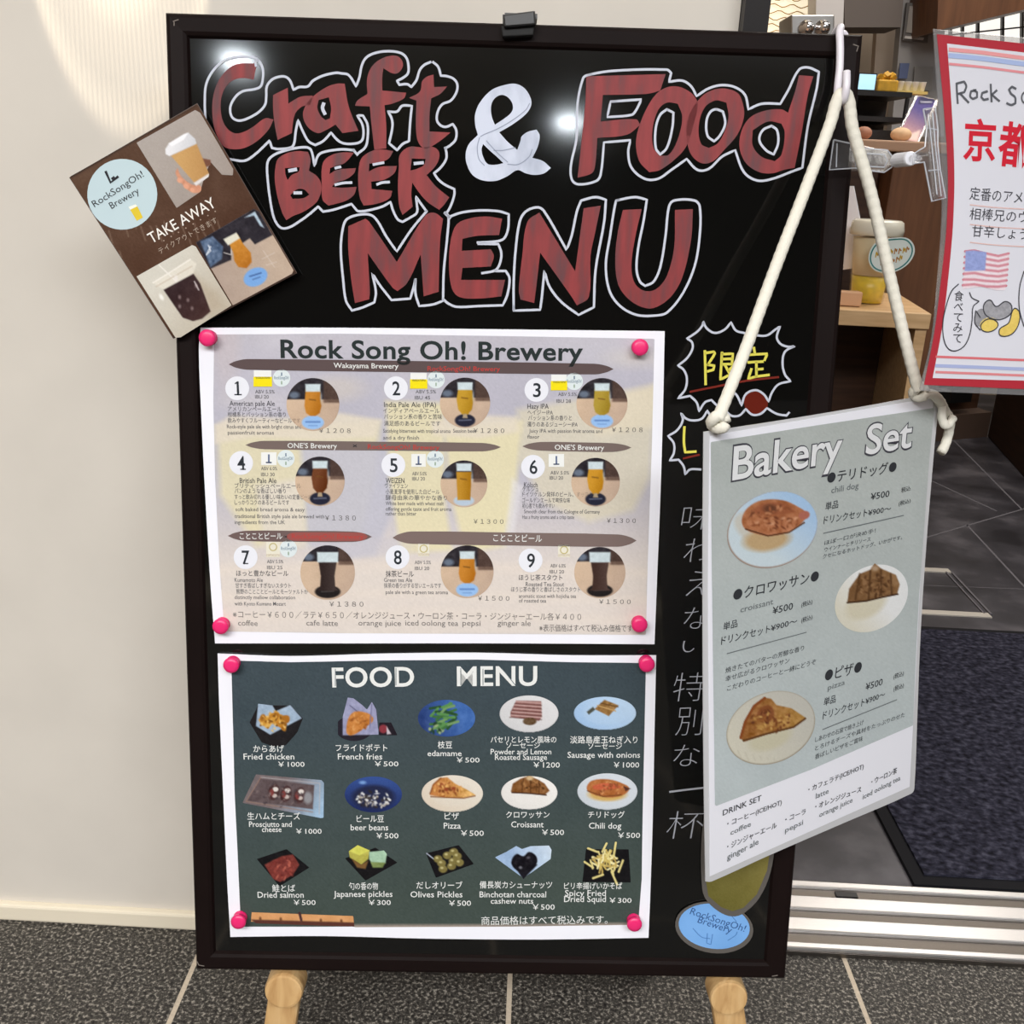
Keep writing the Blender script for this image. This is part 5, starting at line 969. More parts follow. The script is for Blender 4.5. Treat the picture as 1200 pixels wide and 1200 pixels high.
def d15(p):
    dia(p, (580, 910), [(640, 510), (940, 512), (955, 745), (615, 742)]); q = lambda z: P2(580, 910, z); cols = [(222, 206, 130), (206, 180, 92), (236, 226, 166), (186, 158, 80)]
    cx, cy = q([(765, 610)])[0]
    for k in range(46):
        a = p.rng.rand() * 3.14; r_ = 15 * math.sqrt(p.rng.rand()); b = p.rng.rand() * 6.28; x, y = cx + r_ * math.cos(b), cy + r_ * .8 * math.sin(b); p.line([(x - 5 * math.cos(a), y - 5 * math.sin(a)), (x + 1, y + 1), (x + 5 * math.cos(a), y + 5 * math.sin(a))], 2, cols[k % 4])
    for z in (((850, 465), (835, 560)), ((785, 470), (755, 530)), ((655, 505), (720, 530)), ((630, 600), (690, 640)), ((820, 670), (860, 760)), ((690, 715), (760, 690)), ((900, 590), (870, 670))): p.line(q(z), 2.4, cols[k % 3])
for k, (fn, bx) in enumerate(((d1, (290, 822, 357, 878)), (d2, (396, 814, 470, 872)), (d3, (486, 816, 560, 867)), (d4, (582, 812, 658, 862)), (d5, (670, 813, 748, 858)), (d6, (282, 905, 382, 962)), (d7, (402, 908, 474, 955)), (d8, (492, 906, 568, 955)), (d9, (585, 907, 656, 952)), (d10, (674, 904, 750, 952)), (d11, (299, 993, 365, 1041)), (d12, (402, 988, 468, 1034)), (d13, (497, 988, 558, 1031)), (d14, (578, 988, 648, 1033)), (d15, (680, 985, 741, 1040)))): dish(fn, *bx, 40 + k)
caps = [
    [('からあげ', 297, 333, 881.5, 8), ('Fried chicken', 285.5, 345, 890, 7), ('￥1000', 326, 357, 899, 7)],
    [('フライドポテト', 393.5, 454, 880.5, 8), ('French fries', 396, 448, 890, 7), ('￥500', 439, 467, 898.5, 7)],
    [('枝豆', 513, 530, 877, 8), ('edamame', 501, 541, 886, 6.5), ('￥500', 535, 562, 894, 7)],
    [('パセリとレモン風味の', 575, 652, 870.5, 7.5), ('ソーセージ', 593, 633, 877, 7), ('Powder and Lemon', 575, 646, 884, 6.5), ('Roasted Sausage', 580, 641, 890.5, 6.5), ('￥1200', 625, 656, 900, 7.5)],
    [('淡路島産玉ねぎ入り', 668, 747, 871, 8), ('ソーセージ', 689, 729, 878, 7), ('Sausage with onions', 665, 750, 888, 7), ('￥1000', 719, 749, 900, 7.5)],
    [('生ハムとチーズ', 290, 352, 960.5, 8), ('Prosciutto and', 292, 342, 969, 6.5), ('cheese', 307, 330, 975, 6.5), ('￥1000', 347, 377, 977.5, 7)],
    [('ビール豆', 418, 450, 963.5, 8), ('beer beans', 411, 455, 973, 7), ('￥500', 441, 467, 983, 7.5)],
    [('ピザ', 521, 538, 960.5, 8), ('Pizza', 520, 540, 971, 7), ('￥500', 540, 567, 980, 7.5)],
    [('クロワッサン', 593, 644, 958.5, 7.5), ('Croissant', 599, 637, 969.5, 7), ('￥500', 635, 661, 979, 7.5)],
    [('チリドッグ', 689, 732, 958.5, 7.5), ('Chili dog', 690, 728, 971, 7), ('￥500', 724, 750, 982.5, 7.5)],
    [('鮭とば', 319, 346, 1045, 8), ('Dried salmon', 302, 356, 1052, 7), ('￥500', 344, 370, 1061, 7)],
    [('旬の香の物', 409, 443, 1042.5, 8), ('Japanese pickles', 391, 460, 1051, 7), ('￥300', 432, 458, 1061, 7)],
    [('だしオリーブ', 488, 542, 1041.5, 8), ('Olives Pickles', 481, 542, 1051.5, 7), ('￥500', 526, 552, 1062, 7.5)],
    [('備長炭カシューナッツ', 562, 647, 1041, 8), ('Binchotan charcoal', 562, 640, 1051.5, 7), ('cashew nuts', 575, 625, 1059, 6.5), ('￥500', 624, 650, 1066.5, 7.5)],
    [('ピリ辛揚げいかそば', 661, 729, 1042, 7.5), ('Spicy Fried', 662, 710, 1050, 7), ('Dried Squid', 661, 710, 1057, 7), ('￥300', 714, 740, 1058.5, 7)]]
for cp_ in caps:
    mb = MB()
    for s_, x0, x1, yy, hh in cp_[:-1]: text(mb, B, s_, (x0, yy), (x1, yy), hh, O1 + .0002, WT, bold=.006)
    mb.build('caption', t); mb = MB(); s_, x0, x1, yy, hh = cp_[-1]; text(mb, B, s_, (x0, yy), (x1, yy), hh, O1 + .0002, WT, bold=.004); mb.build('price', t)
mb = MB(); text(mb, B, '商品価格はすべて税込みです。', (564, 1084), (712, 1082.5), 9.5, O1, WT); mb.build('footnote', t)
# ---------------- beer glass and coaster cut-out
t = thing('cutout_sticker', B.pt((850, 1060), PANEL), 'laminated cut-out of a beer glass on a blue coaster, low on the board', 'sticker')
CO = PANEL + .0022
Mg = flat('laminate_margin', rgb(92, 88, 84), .2, .4)
go = [(826, 948), (905, 942), (908, 985), (903, 1022), (890, 1052), (872, 1070), (858, 1074), (842, 1068), (826, 1052), (822, 1030), (822, 985)]
sheet('glass_backing', B, go, CO + .0006, .0005, Mg, t)
ca = [(837 + 46 * math.cos(a) * math.cos(.13) - 30 * math.sin(a) * math.sin(.13), 1087 + 46 * math.cos(a) * math.sin(.13) + 30 * math.sin(a) * math.cos(.13)) for a in np.linspace(0, 6.2832, 41)[:-1]]
sheet('coaster_backing', B, ca, CO, .0005, Mg, t, False)
o = MB(); fill(o, B, [[(837 + (x - 837) * .91, 1085.5 + (y - 1087) * .88) for x, y in ca]], CO + .0002, ramp_mat('coaster_blue', [(.3, P(104, 158, 218)), (.7, P(126, 178, 236))], scale=14), False); cb = o.build('coaster_print', t)
o = MB(); nb = ink(56, 88, 140); text(o, B, 'RockSongOh!', (808, 1071), (872, 1092), 8, CO + .0003, nb); text(o, B, 'Brewery', (817, 1081), (856, 1094), 8, CO + .0003, nb)
for ps in ([(812, 1088), (822, 1098), (832, 1100)], [(829, 1094), (828, 1105), (833, 1107), (835, 1095)], [(853, 1102), (862, 1096), (864, 1092)], [(858, 1074), (863, 1080)]): ribbon(o, B, ps, 1.0, CO + .0003, ink(84, 130, 190))
o.build('coaster_lettering', cb)
pc = Pic(822, 944, 908, 1072, 1.2, seed=77)
pc.poly([(829, 952), (902, 946), (904, 985), (899, 1020), (887, 1048), (871, 1064), (858, 1068), (845, 1063), (830, 1050), (827, 1030), (827, 985)], (128, 118, 58), 1.2, var=5, vs=16, grad=((104, 98, 44), (880, 1000), (840, 1064)))
pc.poly([(829, 952), (902, 946), (903, 968), (828, 972)], (206, 200, 180), 3); pc.build('glass_print', B, CO + .0008, t)
# ---------------- magnets
M_pink = flat('pink_magnet_plastic', rgb(232, 40, 112), .35, .5)
mags = [((243, 396), 'pink magnet on the top left corner of the pale beer menu'), ((750, 407), 'pink magnet on the top right corner of the pale beer menu'), ((258.5, 734), 'pink magnet on the bottom left corner of the pale beer menu'), ((749.5, 732), 'pink magnet on the bottom right corner of the pale beer menu'), ((271, 779.5), 'pink magnet on the top left corner of the dark food menu'), ((758, 778.5), 'pink magnet on the top right corner of the dark food menu'), ((279.5, 1080), 'pink magnet on the bottom left corner of the dark food menu'), ((743.5, 1083), 'pink magnet on the bottom right corner of the dark food menu')]
first = None
for p, lab in mags:
    c = B.pt(p, SO + .009); c = B.at(*B.uv(p, SO + .009), SO + .0004)
    if first is None:
        mb = MB(); mb.lathe(c, B.N, [(.0066, 0), (.0070, .0012), (.0060, .0025), (.0062, .0060), (.0074, .0075), (.0076, .0092), (.0070, .0105), (.004, .0112), (.0003, .0113)], M_pink, 24); ob = first = mb.build('magnet', loc=c, smooth=True)
    else:
        ob = first.copy(); COL.objects.link(ob); ob.location = c
    tag(ob, lab, 'magnet', 'pink magnets pinning the menus')
# ================================================================== hook, rope and the hanging bakery sheet
M_wp = flat('white_hook_plastic', rgb(226, 222, 230), .3, .5)
t = thing('s_hook', B.at(.57, 0, .01), 'white plastic S-hook over the top edge of the board at the right', 'hook')
hp = [B.pt((990, 50), -.024), B.pt((989, 40), -.026), B.at(*B.uv((987, 33), .0), -.020) , B.pt((985, 32), -.006), B.pt((984, 38), .006), B.pt((984.5, 55), .009), B.pt((984, 80), .010), B.pt((982, 100), .012), B.pt((981.5, 112), .016), B.pt((984, 119), .024), B.pt((988.5, 117), .034), B.pt((991, 108), .038), B.pt((992, 96), .038), B.pt((992, 84), .036)]
hp = [np.array(p) for p in smooth([tuple(p) for p in hp], False, 5, 170)]
hb = MB(); hb.tube(hp, [.0033] * len(hp), M_wp, 12); hb.build('hook_body', t, smooth=True)
sgn = t = thing('hanging_sign', K0.at(.15, .2, 0), 'laminated pale green bakery set sheet hanging by a white rope beside the board', 'sign')
ol = [(825, 506), (900, 495), (1000, 478.5), (1099, 461), (1103, 463), (1097.5, 500), (1092, 560), (1087, 620), (1082, 690), (1078, 760), (1075, 840), (1071.5, 924), (1068, 930), (990, 964), (900, 1003), (834, 1033), (827, 1033), (825, 900), (824, 760), (824, 620)]
sheet('laminate', K0, ol, -.0002, .0009, flat('laminated_sheet_margin', P(206, 207, 210), .18, .5, coat=.4), t)
pap = [(832, 511), (1094, 466), (1090, 520), (1084, 600), (1078, 690), (1074, 770), (1070, 850), (1066, 922), (832, 1027), (831, 850), (830, 680)]
sheet('paper', K0, pap, .0003, .0004, M_paper, t)
K1, K2 = .0006, .0009
q1 = lambda p: crop(820, 460, 4, p)
q2 = lambda p: crop(820, 740, 4, p)
pc = Pic(826, 474, 1100, 950, 1.7, seed=51)
pc.poly([(833, 518), (960, 498), (1095, 478), (1089, 540), (1083, 620), (1077, 700), (1073, 780), (1070, 850), (950, 902), (838, 945), (836, 800), (834, 650)], (174, 181, 178), 1.2, var=4, vs=40, grad=((184, 195, 197), (950, 520), (930, 900)))
pc.build('background_print', K0, K1, t)
def disp(nm, fn, bx, sd): p = Pic(*bx, 1.0, seed=sd); fn(p); p.build(nm, K0, K1 + .0002, t)
def b1(p):
    c = q1([(340, 640)])[0]; p.ell(c[0], c[1] + .8, 54.5, 43.5, (160, 140, 128), -22); p.ell(c[0] + .6, c[1], 53.6, 42.6, (196, 212, 220), -22, grad=((160, 194, 230), (890, 640), (935, 585)))
    p.poly(q1([(160, 600), (230, 560), (300, 640), (330, 720), (290, 745), (220, 700)]), (196, 190, 176), 6, .8, sm=True); p.ell(*q1([(315, 690)])[0], 27, 13, (190, 160, 116), -8, soft=6)
    p.poly(q1([(198, 590), (225, 540), (290, 505), (390, 505), (460, 535), (500, 570), (470, 620), (400, 660), (320, 672), (240, 655), (205, 630)]), (164, 98, 58), 1.5, sm=True, var=16, vs=7, grad=((182, 114, 76), (875, 585), (905, 625)))
    p.poly(q1([(230, 560), (300, 520), (400, 520), (450, 560), (400, 570), (300, 575)]), (150, 82, 52), 3, .7, sm=True); p.ell(*q1([(330, 545)])[0], 8, 5, (92, 56, 40), soft=4, al=.8); p.ell(*q1([(490, 575)])[0], 6.5, 5, (176, 102, 84), -15); p.line(q1([(215, 640), (320, 672), (420, 655), (490, 610)]), 1.6, (96, 58, 36), al=.8)
    for z in ((390, 590), (420, 600), (340, 615), (450, 590)): p.ell(*q1([z])[0], 2.5, 1.5, (214, 150, 110), -20, soft=2, al=.7)
b1_ = b1
def b1(p):
    b1_(p); p.blobs(*q1([(350, 590)])[0], 30, 15, 60, 2.6, [(140, 78, 46), (188, 124, 84), (156, 90, 56), (120, 64, 40)], .5)
    for z in ((390, 590), (420, 600), (340, 615), (450, 590), (270, 610)): p.ell(*q1([z])[0], 2.2, 1.3, (222, 166, 128), -20, soft=2, al=.7)
    p.line(q1([(215, 640), (320, 672), (420, 655), (490, 610)]), 1.6, (92, 54, 34), al=.8)
disp('chili_dog_photo', b1, (845, 566, 962, 672), 52)
def b2(p):
    c = q1([(805, 965)])[0]; p.ell(c[0], c[1], 46, 36, (226, 228, 228), -36, grad=((214, 210, 192), (1030, 700), (995, 730))); p.ell(*q1([(780, 990)])[0], 26, 16, (206, 198, 170), -30, soft=6, al=.8)
    p.poly(q1([(692, 985), (700, 920), (750, 850), (800, 830), (820, 800), (850, 825), (920, 855), (938, 900), (925, 945), (860, 955), (780, 975)]), (120, 84, 50), 1.3, var=14, vs=6, grad=((142, 104, 66), (1000, 690), (1040, 670)))
    for z in (((750, 850), (730, 970)), ((800, 835), (790, 970)), ((850, 830), (850, 950)), ((895, 850), (900, 945))): p.line(q1(z), 2, (88, 58, 32), 2, .7)
    p.line(q1([(692, 985), (780, 977), (860, 958), (928, 945)]), 2, (66, 42, 26)); p.ell(*q1([(822, 825)])[0], 4, 3, (176, 146, 116), soft=3)
b2_ = b2
def b2(p):
    b2_(p); p.blobs(*q1([(820, 905)])[0], 24, 14, 60, 2.4, [(98, 64, 36), (146, 108, 72), (120, 84, 52), (82, 52, 28)], .5)
    for z in (((748, 860), (730, 968)), ((800, 840), (792, 968)), ((850, 835), (852, 950)), ((895, 855), (900, 945))): p.line(q1(z), 1.6, (80, 52, 28), 2, .7)
disp('croissant_photo', b2, (974, 656, 1068, 745), 53)
def b3(p):
    c = q2([(333, 450)])[0]; p.ell(c[0], c[1] + .4, 54, 41, (160, 150, 132), -24); p.ell(c[0], c[1], 53, 40, (206, 202, 184), -24, grad=((190, 188, 178), (870, 880), (930, 820))); p.ell(*q2([(330, 500)])[0], 26, 13, (196, 190, 160), -20, soft=5, al=.8)
    for k in range(6): p.line(q2([(180 + k * 34, 560 + 8 * k), (200 + k * 30, 610 - k * 3)]), 1, (184, 178, 158), 2, .6)
    p.poly(q2([(190, 500), (205, 430), (250, 350), (300, 310), (335, 315), (360, 345), (430, 360), (497, 405), (440, 450), (320, 480), (210, 517)]), (150, 94, 46), 1.3, var=20, vs=6, grad=((178, 132, 66), (880, 830), (930, 850)))
    p.line(q2([(192, 498), (215, 420), (255, 350), (305, 312)]), 3, (150, 78, 34), al=.8); p.poly(q2([(270, 380), (320, 345), (350, 380), (330, 420), (285, 420)]), (124, 62, 34), 2.5, .7, sm=True); p.line(q2([(205, 512), (320, 478), (440, 448), (495, 408)]), 2.2, (104, 66, 34), al=.8)
b3_ = b3
def b3(p):
    b3_(p); p.blobs(*q2([(330, 420)])[0], 26, 12, 55, 2.6, [(120, 66, 34), (186, 138, 70), (150, 92, 44), (104, 56, 32), (200, 154, 84)], .5)
    p.line(q2([(192, 498), (215, 420), (255, 350), (305, 312)]), 3, (136, 70, 32), al=.8); p.line(q2([(205, 512), (320, 478), (440, 448), (495, 408)]), 2.2, (96, 60, 32), al=.8)
disp('pizza_photo', b3, (846, 800, 958, 902), 54)
KB = ink(54, 56, 60); KG = ink(112, 118, 120)
dkk = ink(70, 70, 78)
for s_, a, b, h, a2, b2, h2 in (('Bakery', (856.5, 563.5), (986.5, 541), 41, (858, 562.5), (985.5, 540), 39), ('Set', (1012.5, 534), (1068.5, 524.5), 36, (1014, 532.5), (1067.5, 523.5), 34)):
    o = MB(); text(o, K0, s_, a, b, h, K1 + .0002, dkk, bold=.034); hd = o.build('heading_lettering', t)
    o = MB(); text(o, K0, s_, a2, b2, h2, K1 + .0004, ink(224, 226, 228), bold=.014); o.build('white_fill', hd)
def cap(nm, items):
    mb = MB()
    for it in items:
        s_, a, b = it[:3]; h = it[3] if len(it) > 3 else 0; mt = it[4] if len(it) > 4 else KB
        if s_ == '-': ribbon(mb, K0, [a, b], .9, K2, KG, sm=False)
        else: text(mb, K0, s_, a, b, h, K2, mt, bold=.006)
    mb.build(nm, t)
KI = ink(88, 92, 94)
cap('chili_dog_caption', [('●テリドッグ●', (969, 567), (1050, 553), 13), ('chili dog', (974, 578), (1006, 572), 7, KG), ('¥500', (1020, 586), (1042, 582), 7.5), ('税込', (1056, 577.5), (1067, 574.5), 5.5), ('単品', (967, 598), (982, 595), 8.5), ('ドリンクセット', (965, 614.5), (1016, 605), 9), ('¥900〜', (1017, 605), (1044, 599.5), 7.5), ('(税込)', (1053, 593), (1067, 589), 5), ('-', (965, 625), (1059, 604)), ('ほぼ一口が決め手！', (966, 639), (1026, 624), 5, KI), ('ウインナーとチリソース', (966, 647), (1020, 634), 5, KI), ('クセになるホットドッグ、いかがです。', (964, 655), (1057, 632), 5, KI)])
cap('croissant_caption', [('●クロワッサン●', (859, 704.5), (959, 681), 13.5), ('croissant', (867.5, 718), (906, 708), 7, KG), ('¥500', (905, 720), (929, 714), 8), ('(税込)', (939, 712), (952, 707.5), 5.5), ('単品', (847.5, 739), (864, 734.5), 8.5), ('ドリンクセット', (845, 756), (902, 741.5), 9.5), ('¥900〜', (903, 740.5), (934, 731.5), 8), ('(税込)', (939, 730), (952, 725.5), 5.5), ('-', (852, 766), (945, 741)), ('焼きたてのバターの芳醇な香り', (850, 789), (942, 762), 6, KI), ('幸せ広がるクロワッサン', (850, 799), (925, 776.5), 6, KI), ('こだわりのコーヒーと一緒にどうぞ', (852, 810), (956, 778), 6, KI)])
cap('pizza_caption', [('●ピザ●', (966, 799), (1009, 788), 13.5), ('pizza', (970, 809), (990, 802), 6, KG), ('¥500', (1014, 809), (1034, 802.5), 7.5), ('(税込)', (1047, 796), (1059, 791.5), 5.5), ('単品', (965, 827.5), (979, 823), 8.5), ('ドリンクセット', (964, 843.5), (1013, 827), 9), ('¥900〜', (1014, 826), (1037, 817), 7.5), ('(税込)', (1047, 810.5), (1059, 805.5), 5.5), ('-', (964, 855), (1051, 820)), ('しあわせの石窯で焼き上げ', (955, 870), (1012, 849), 5.5, KI), ('とろけるチーズや具材をたっぷりのせた', (955, 880), (1060, 840), 5.5, KI), ('香ばしいピザをご賞味', (955, 890), (1011, 868), 5.5, KI)])
cap('drink_list', [('DRINK SET', (847, 956), (892, 938), 6.5), ('・コーヒー(ICE/HOT)', (852, 969), (916, 943), 6.5), ('coffee', (856, 979), (880, 968), 6, KG), ('・ジンジャーエール', (852, 996), (910, 970), 7), ('ginger ale', (852, 1008), (889, 989), 7, KG), ('・コーラ', (920, 964), (944, 954), 6.5), ('pepsi', (920, 976), (941, 966), 6, KG), ('・カフェラテ(ICE/HOT)', (947, 929), (1012, 901), 6.5), ('latte', (956, 936), (971, 929.5), 6, KG), ('・オレンジジュース', (955, 949), (1009, 928), 6.5), ('orange juice', (960, 958), (999, 940), 6, KG), ('・ウーロン茶', (1021, 920), (1051, 906), 6.5), ('iced oolong tea', (1011, 937), (1055, 914), 6, KG)])
# rope of the sign
M_rope = flat('white_cotton_rope', rgb(228, 225, 212), .85, .2, bump=.3, vscale=600)
def rope(path, r, nm, par, tw=.017):
    path = [np.array(p) for p in smooth([tuple(p) for p in path], False, 14, 170)]
    ds = np.cumsum([0] + [np.linalg.norm(b - a) for a, b in zip(path, path[1:])]); n = int(ds[-1] / .0014) + 2
    s_ = np.linspace(0, ds[-1], n); P_ = np.array([[np.interp(x, ds, [p[k] for p in path]) for k in range(3)] for x in s_])
    mb = MB(); up = np.array([.1, .9, .3]); vs = []; sg = 14
    for i in range(n):
        tt = P_[min(i + 1, n - 1)] - P_[max(i - 1, 0)]; tt /= np.linalg.norm(tt); x = np.cross(tt, up); x /= np.linalg.norm(x); y = np.cross(tt, x)
        for k in range(sg):
            a = 2 * math.pi * k / sg; rr_ = r * (1 + .06 * math.cos(4 * a + s_[i] / tw * 6.28) * math.cos(4 * a - s_[i] / tw * 6.28)); vs.append(P_[i] + (x * math.cos(a) + y * math.sin(a)) * rr_)
    fs = [(i * sg + k, i * sg + (k + 1) % sg, (i + 1) * sg + (k + 1) % sg, (i + 1) * sg + k) for i in range(n - 1) for k in range(sg)] + [tuple(range(sg - 1, -1, -1)), tuple(range((n - 1) * sg, n * sg))]
    mb.mesh(vs, fs, M_rope); return mb.build(nm, par, smooth=True)
hk = (B.pt((984, 119), .024) + B.pt((988.5, 117), .034)) / 2
lk = K0.pt((841, 492), .008); rk = K0.pt((1076, 458), .008)
def mid(a, b, f, p):         # a point between two depths, seen at pixel p
    dep = (1 - f) * a[1] + f * b[1]; return on_y(p, dep)
top = hk + np.array([0, -.001, .0035])
rp = [lk, mid(lk, hk, .25, (873, 411)), mid(lk, hk, .5, (909, 313)), mid(lk, hk, .75, (944, 222)), mid(lk, hk, .93, (973, 145)), top + np.array([-.003, -.002, .001]), top + np.array([.004, .000, .000]), mid(hk, rk, .12, (999, 150)), mid(hk, rk, .3, (1021, 228)), mid(hk, rk, .55, (1043, 325)), mid(hk, rk, .8, (1061, 400)), rk]
rb = rope(rp, .0050, 'rope', t)
def knot(c, nm='knot', s=1.0):
    mb = MB(); rng = random.Random(3)
    pts = [np.array(c) + np.array([math.cos(a) * .0055, math.sin(a * 2) * .003, math.sin(a) * .0055]) * s for a in np.linspace(0, 6.0, 12)]
    mb.tube(pts, [.0047 * s] * 12, M_rope, 10); return mb.build(nm, rb, smooth=True)
knot(K0.pt((842, 494), .006)); knot(K0.pt((1077, 459), .006), s=.95)
tp = [K0.pt((1078, 462), .004), K0.pt((1092, 462), .006), K0.pt((1101, 470), .004), K0.pt((1107, 482), .000), K0.pt((1113, 492), -.004), K0.pt((1112, 505), -.006), K0.pt((1108, 520), -.004), K0.pt((1103, 530), -.002)]
rope(tp, .0046, 'rope_tail', rb)
tp = [K0.pt((1104, 476), .004), K0.pt((1104, 490), .006), K0.pt((1109, 499), .008), K0.pt((1117, 490), .006)]
rope(tp, .0038, 'rope_tail', rb)
# ================================================================== clear clip arm and the red-framed poster
t = thing('poster_clip', B.at(.6, .12, .01), 'clear plastic double clip with a white joint clamped to the board right edge', 'clip')
M_cp = flat('clear_hard_plastic', (.96, .97, 1, 1), .06, .6, trans=.9, alpha=.24)
def cplate(pts, off, th, pl, mb=None): 
    m2 = mb or MB(); m2.prism([pl.pt(p, off) for p in pts], pl.N * -th, M_cp); return m2
jq = [(977, 164), (1001, 169), (1012, 174), (1040, 176), (1046, 184), (1045, 196), (1036, 202), (1020, 200), (1002, 197), (972, 199)]
o = cplate(jq, .011, .002, B); o.build('front_jaw', t, bevel=.0006)
o = cplate([(985, 165), (1040, 177), (1045, 190), (1036, 201), (985, 200)], -.026, .002, B); o.build('rear_jaw', t)
o = MB(); cc = [B.pt(p, -.008) for p in ((1022, 180), (1042, 188))]
for ps_ in ([(1015, 178), (1038, 179), (1043, 188), (1036, 199), (1016, 198)],): o.tube([B.pt(p, -.007) for p in ps_], .0014, M_cp, 8)
o.tube([B.pt((1030, 188), .012), B.pt((1030, 188), -.028)], .004, M_cp, 12); o.build('spring', t)
o = MB(); a = B.pt((1044, 188), -.004); b = B.pt((1053, 188), .0); o.tube([a, b], .003, M_cp, 10); o.build('stem', t)
j0, j1 = on_y((1050, 188), .95), on_y((1068, 186), .92)
o = MB(); o.tube([j0, j0 + (j1 - j0) * .06, j0 + (j1 - j0) * .94, j1], [.0052, .006, .006, .0052], flat('white_joint', rgb(232, 234, 242), .35), 16); o.build('joint', t)
CP = RP.shift(.007)
o = MB(); o.tube([j1, RP.pt((1078, 186), .010)], .003, M_cp, 10); o.build('stem', t)
vj = [(1082, 128), (1096, 126), (1099, 150), (1099, 170), (1102, 200), (1108, 232), (1092, 236), (1086, 205), (1083, 190), (1070, 192), (1071, 180), (1084, 172), (1086, 150)]
o = cplate(vj, .009, .002, RP); o.build('front_jaw', t, bevel=.0006)
o = cplate([(x + 3, y) for x, y in vj], -.004, .002, RP); o.build('rear_jaw', t)
o = MB()
for ps_ in ([(1090, 132), (1093, 160), (1097, 200), (1101, 230)], [(1085, 134), (1088, 160), (1090, 190), (1095, 230)], [(1074, 184), (1086, 182), (1091, 176)]): o.tube([RP.pt(p, .010) for p in ps_], .0010, M_cp, 8)
o.tube([RP.pt((1094, 175), .011), RP.pt((1094, 175), -.006)], .003, M_cp, 10); o.build('spring', t)
M_rim = flat('plastic_edge_glint', rgb(206, 210, 218), .2, .6, alpha=.62)  # whitish tubes paint the bright edge glints of the clear jaws
for q, off, pl, par in ((jq, .0115, B, 'front_jaw'), (vj, .0095, RP, 'front_jaw.001')):
    o = MB(); pp = [pl.pt(x, off) for x in q]; o.tube(pp + [pp[0]], .0007, M_rim, 6)
    if pl is B:
        for seg in ([(981, 168), (980, 196)], [(1003, 174), (1003, 195)], [(1016, 180), (1036, 181), (1040, 188), (1036, 196), (1016, 195)]): o.tube([pl.pt(x, off) for x in seg], .0006, M_rim, 6)
    else:
        for seg in ([(1088, 134), (1092, 170), (1098, 228)], [(1093, 132), (1096, 170), (1103, 230)], [(1086, 150), (1098, 152)], [(1088, 200), (1101, 199)]): o.tube([pl.pt(x, off) for x in seg], .0006, M_rim, 6)
    o.build('edge_glints', bpy.data.objects[par])
t = thing('poster', RP.pt((1150, 250), 0), 'red-bordered laminated poster with a hand-drawn flag, held by the clear clip', 'poster')
xr = 1330
lam = [(1094, 34), (1200, 44), (xr, 56), (xr, 470), (1200, 463), (1081, 458), (1078, 456), (1092, 395), (1099, 323), (1104, 250), (1103, 170), (1098, 100)]
sheet('laminate', RP, lam, 0, .0010, M_film, t)
red = [(1098, 40), (1200, 51), (xr, 64), (xr, 462), (1200, 456), (1083, 451), (1095, 390), (1103.5, 323), (1109.5, 265), (1111, 204), (1106.6, 131)]
sheet('red_border', RP, red, .0003, .0004, flat('red_card', P(168, 40, 54), .35, .4, coat=.3), t)
whi = [(1110, 51), (1200, 61.5), (xr, 75), (xr, 448), (1200, 446), (1093, 443), (1104, 385), (1112, 320), (1117, 262), (1118.5, 200), (1115, 120)]
sheet('paper', RP, whi, .0005, .0003, flat('matte_drawing_paper', rgb(206, 207, 216), .5, .3), t)
Q1, Q2 = .0008, .0010
o = MB()
for y0, colr, ww in ((59, ink(218, 150, 152), 4), (66, ink(160, 176, 214), 5), (76, ink(214, 140, 146), 2.6)): ribbon(o, RP, [(1113, y0 - 1), (1150, y0 + 2.5), (1200, y0 + 9), (xr - 2, y0 + 24)], ww, Q1, colr)
o.build('border_stripes', t); o = MB()
for y0, colr, ww in ((418, ink(206, 110, 116), 2.5), (428.5, ink(160, 170, 208), 3.5), (436, ink(208, 130, 134), 2.6)): ribbon(o, RP, [(1097, y0), (1150, y0 + 2), (1200, y0 + 4), (xr - 2, y0 + 6)], ww, Q1, colr)
o.build('border_stripes', t)
w5 = lambda p: crop(1080, 0, 5, p)
w6 = lambda p: crop(1080, 220, 4.8, p)
o = MB(); gk = ink(92, 94, 100)
for ps in ([(205, 490), (208, 550), (212, 605)], [(205, 490), (250, 478), (262, 505), (250, 540), (215, 550)], [(228, 550), (275, 600)], [(318, 528), (290, 535), (285, 565), (300, 580), (325, 570), (325, 540), (305, 528)], [(385, 535), (355, 545), (350, 570), (365, 585), (390, 580)], [(405, 495), (410, 595)], [(440, 530), (412, 555)], [(415, 558), (455, 592)], [(552, 520), (530, 508), (512, 525), (525, 550), (548, 570), (550, 605), (525, 615), (500, 605)]): ribbon(o, RP, w5(ps), 2.4, Q1, gk)
text(o, RP, 'ong Oh!', (1196, 121), (1262, 127), 22, Q1, gk); o.build('heading_lettering', t)
o = MB(); rk_ = ink(196, 40, 56); text(o, RP, '京', (1128.5, 186), (1166, 188), 44, Q1, rk_, bold=.022); text(o, RP, '都', (1168, 192), (1210, 197), 48, Q1, rk_, bold=.022); o.build('red_lettering', t)
o = MB(); wk = ink(66, 66, 72)
for s_, a, b, h in (('定番のアメリカン', (1136, 233.5), (1236, 242), 14), ('相棒兄のウワサ', (1136, 257), (1232, 263), 13), ('甘辛しょうゆ味', (1139, 277), (1232, 283), 13)): text(o, RP, s_, a, b, h, Q1, wk, shear=.05)
for y0 in (240, 263, 284): ribbon(o, RP, [(1137, y0), (1165, y0 + 3), (1200, y0 + 5), (1230, y0 + 6)], 1.1, Q1, ink(214, 180, 176))
o.build('handwriting', t)
pc = Pic(1126, 290, 1186, 344, .9, seed=61)
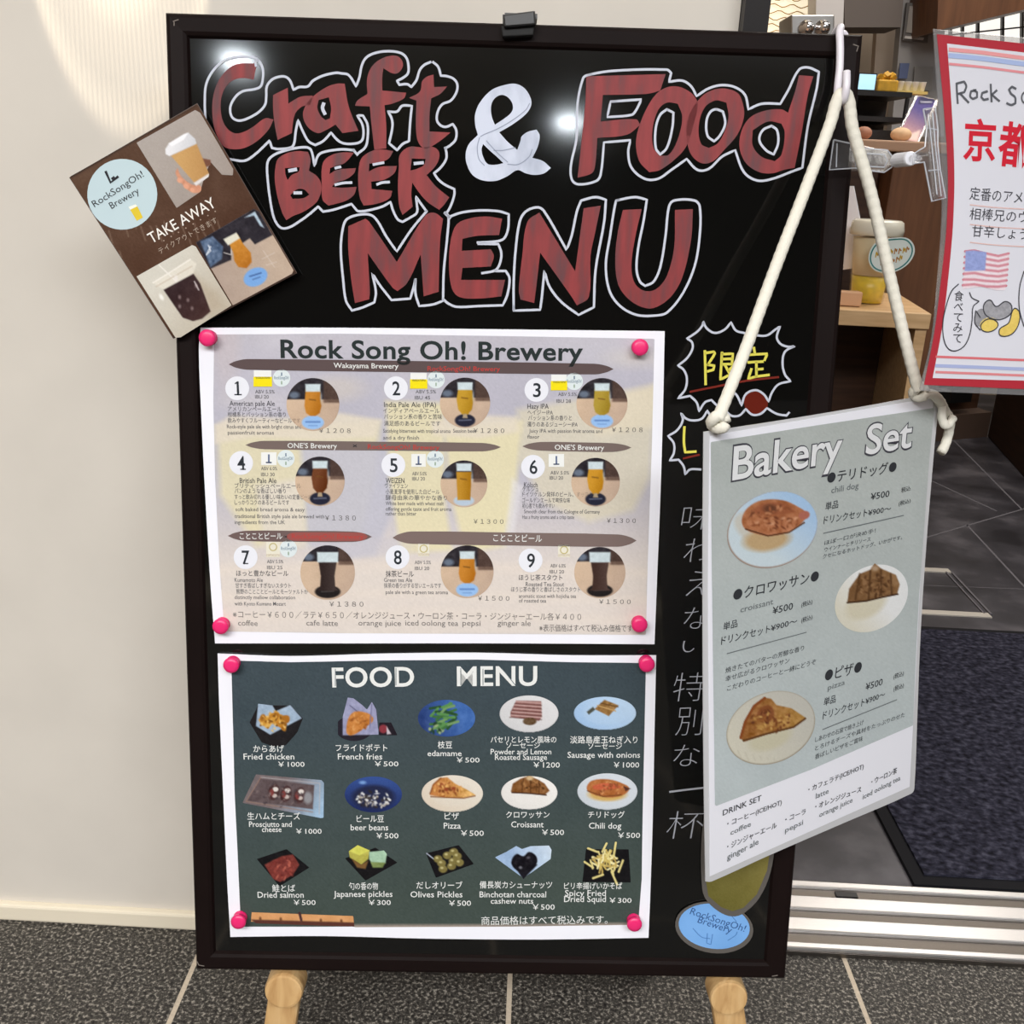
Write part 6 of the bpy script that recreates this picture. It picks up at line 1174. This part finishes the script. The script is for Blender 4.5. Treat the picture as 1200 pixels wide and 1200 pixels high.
fo = w6([(245, 355), (290, 352), (365, 362), (430, 380), (494, 364), (485, 470), (470, 575), (420, 578), (340, 556), (230, 570), (240, 460)])
pc.poly(fo, (222, 208, 216), 1, var=3)
for k in range(7):
    f = k / 6.5; a = lambda x: 0
    pc.line([(1129 + 2 - f * 3, 294.5 + f * 43), (1142, 293.5 + f * 43 + (1 if k % 2 else 0)), (1156, 297 + f * 42), (1170, 300 + f * 39), (1182 - f * 3, 297 + f * 41)], 3.0, (198, 118, 132), 1, .85)
pc.poly(w6([(248, 357), (290, 352), (365, 362), (358, 465), (243, 470)]), (138, 152, 206), 1, var=10, vs=3); pc.build('flag_drawing', RP, Q1, t)
pc = Pic(1138, 346, 1200, 398, .9, seed=62)
for z, c in (((330, 730), (140, 140, 146)),): pc.ell(*w6([z])[0], 7, 10.5, c, 15, var=10, vs=3)
pc.poly(w6([(350, 650), (380, 632), (420, 665), (470, 640), (500, 660), (500, 710), (440, 740), (370, 725), (350, 690)]), (150, 150, 156), 1, sm=True, var=12, vs=3); pc.ell(*w6([(380, 770)])[0], 10.5, 8, (224, 196, 96), -10, var=6); pc.poly(w6([(515, 685), (545, 690), (548, 760), (510, 820), (450, 832), (437, 800), (490, 760)]), (222, 192, 92), 1, sm=True, var=6); pc.build('snack_drawing', RP, Q1, t)
o = MB()
for ps, cl_ in (([(330, 730), (305, 690), (300, 760), (330, 800)], False), ([(385, 632), (352, 655), (352, 700), (380, 730), (440, 742), (500, 710), (505, 660), (470, 640), (420, 668)], True), ([(335, 770), (380, 738), (430, 765), (400, 805), (345, 805)], True), ([(520, 680), (550, 700), (545, 770), (505, 825), (445, 832), (440, 795), (490, 760)], True),
    ([(208, 542), (170, 580), (140, 660), (120, 760), (125, 850), (150, 905), (190, 918), (240, 890), (270, 830), (285, 740), (290, 670), (322, 640)], False), ([(270, 590), (285, 620), (322, 638)], False), ([(576, 470), (552, 560), (550, 680), (576, 780)], False)): ribbon(o, RP, w6(ps), 1.2, Q2, wk, cl_, sharp=120 if cl_ else 55)
for k, ch in enumerate('食べてみて'): text(o, RP, ch, (1118 - k * .4, 352 + k * 12.3), (1128.5 - k * .4, 353 + k * 12.3), 11, Q2, wk)
o.build('ink_drawing', t)
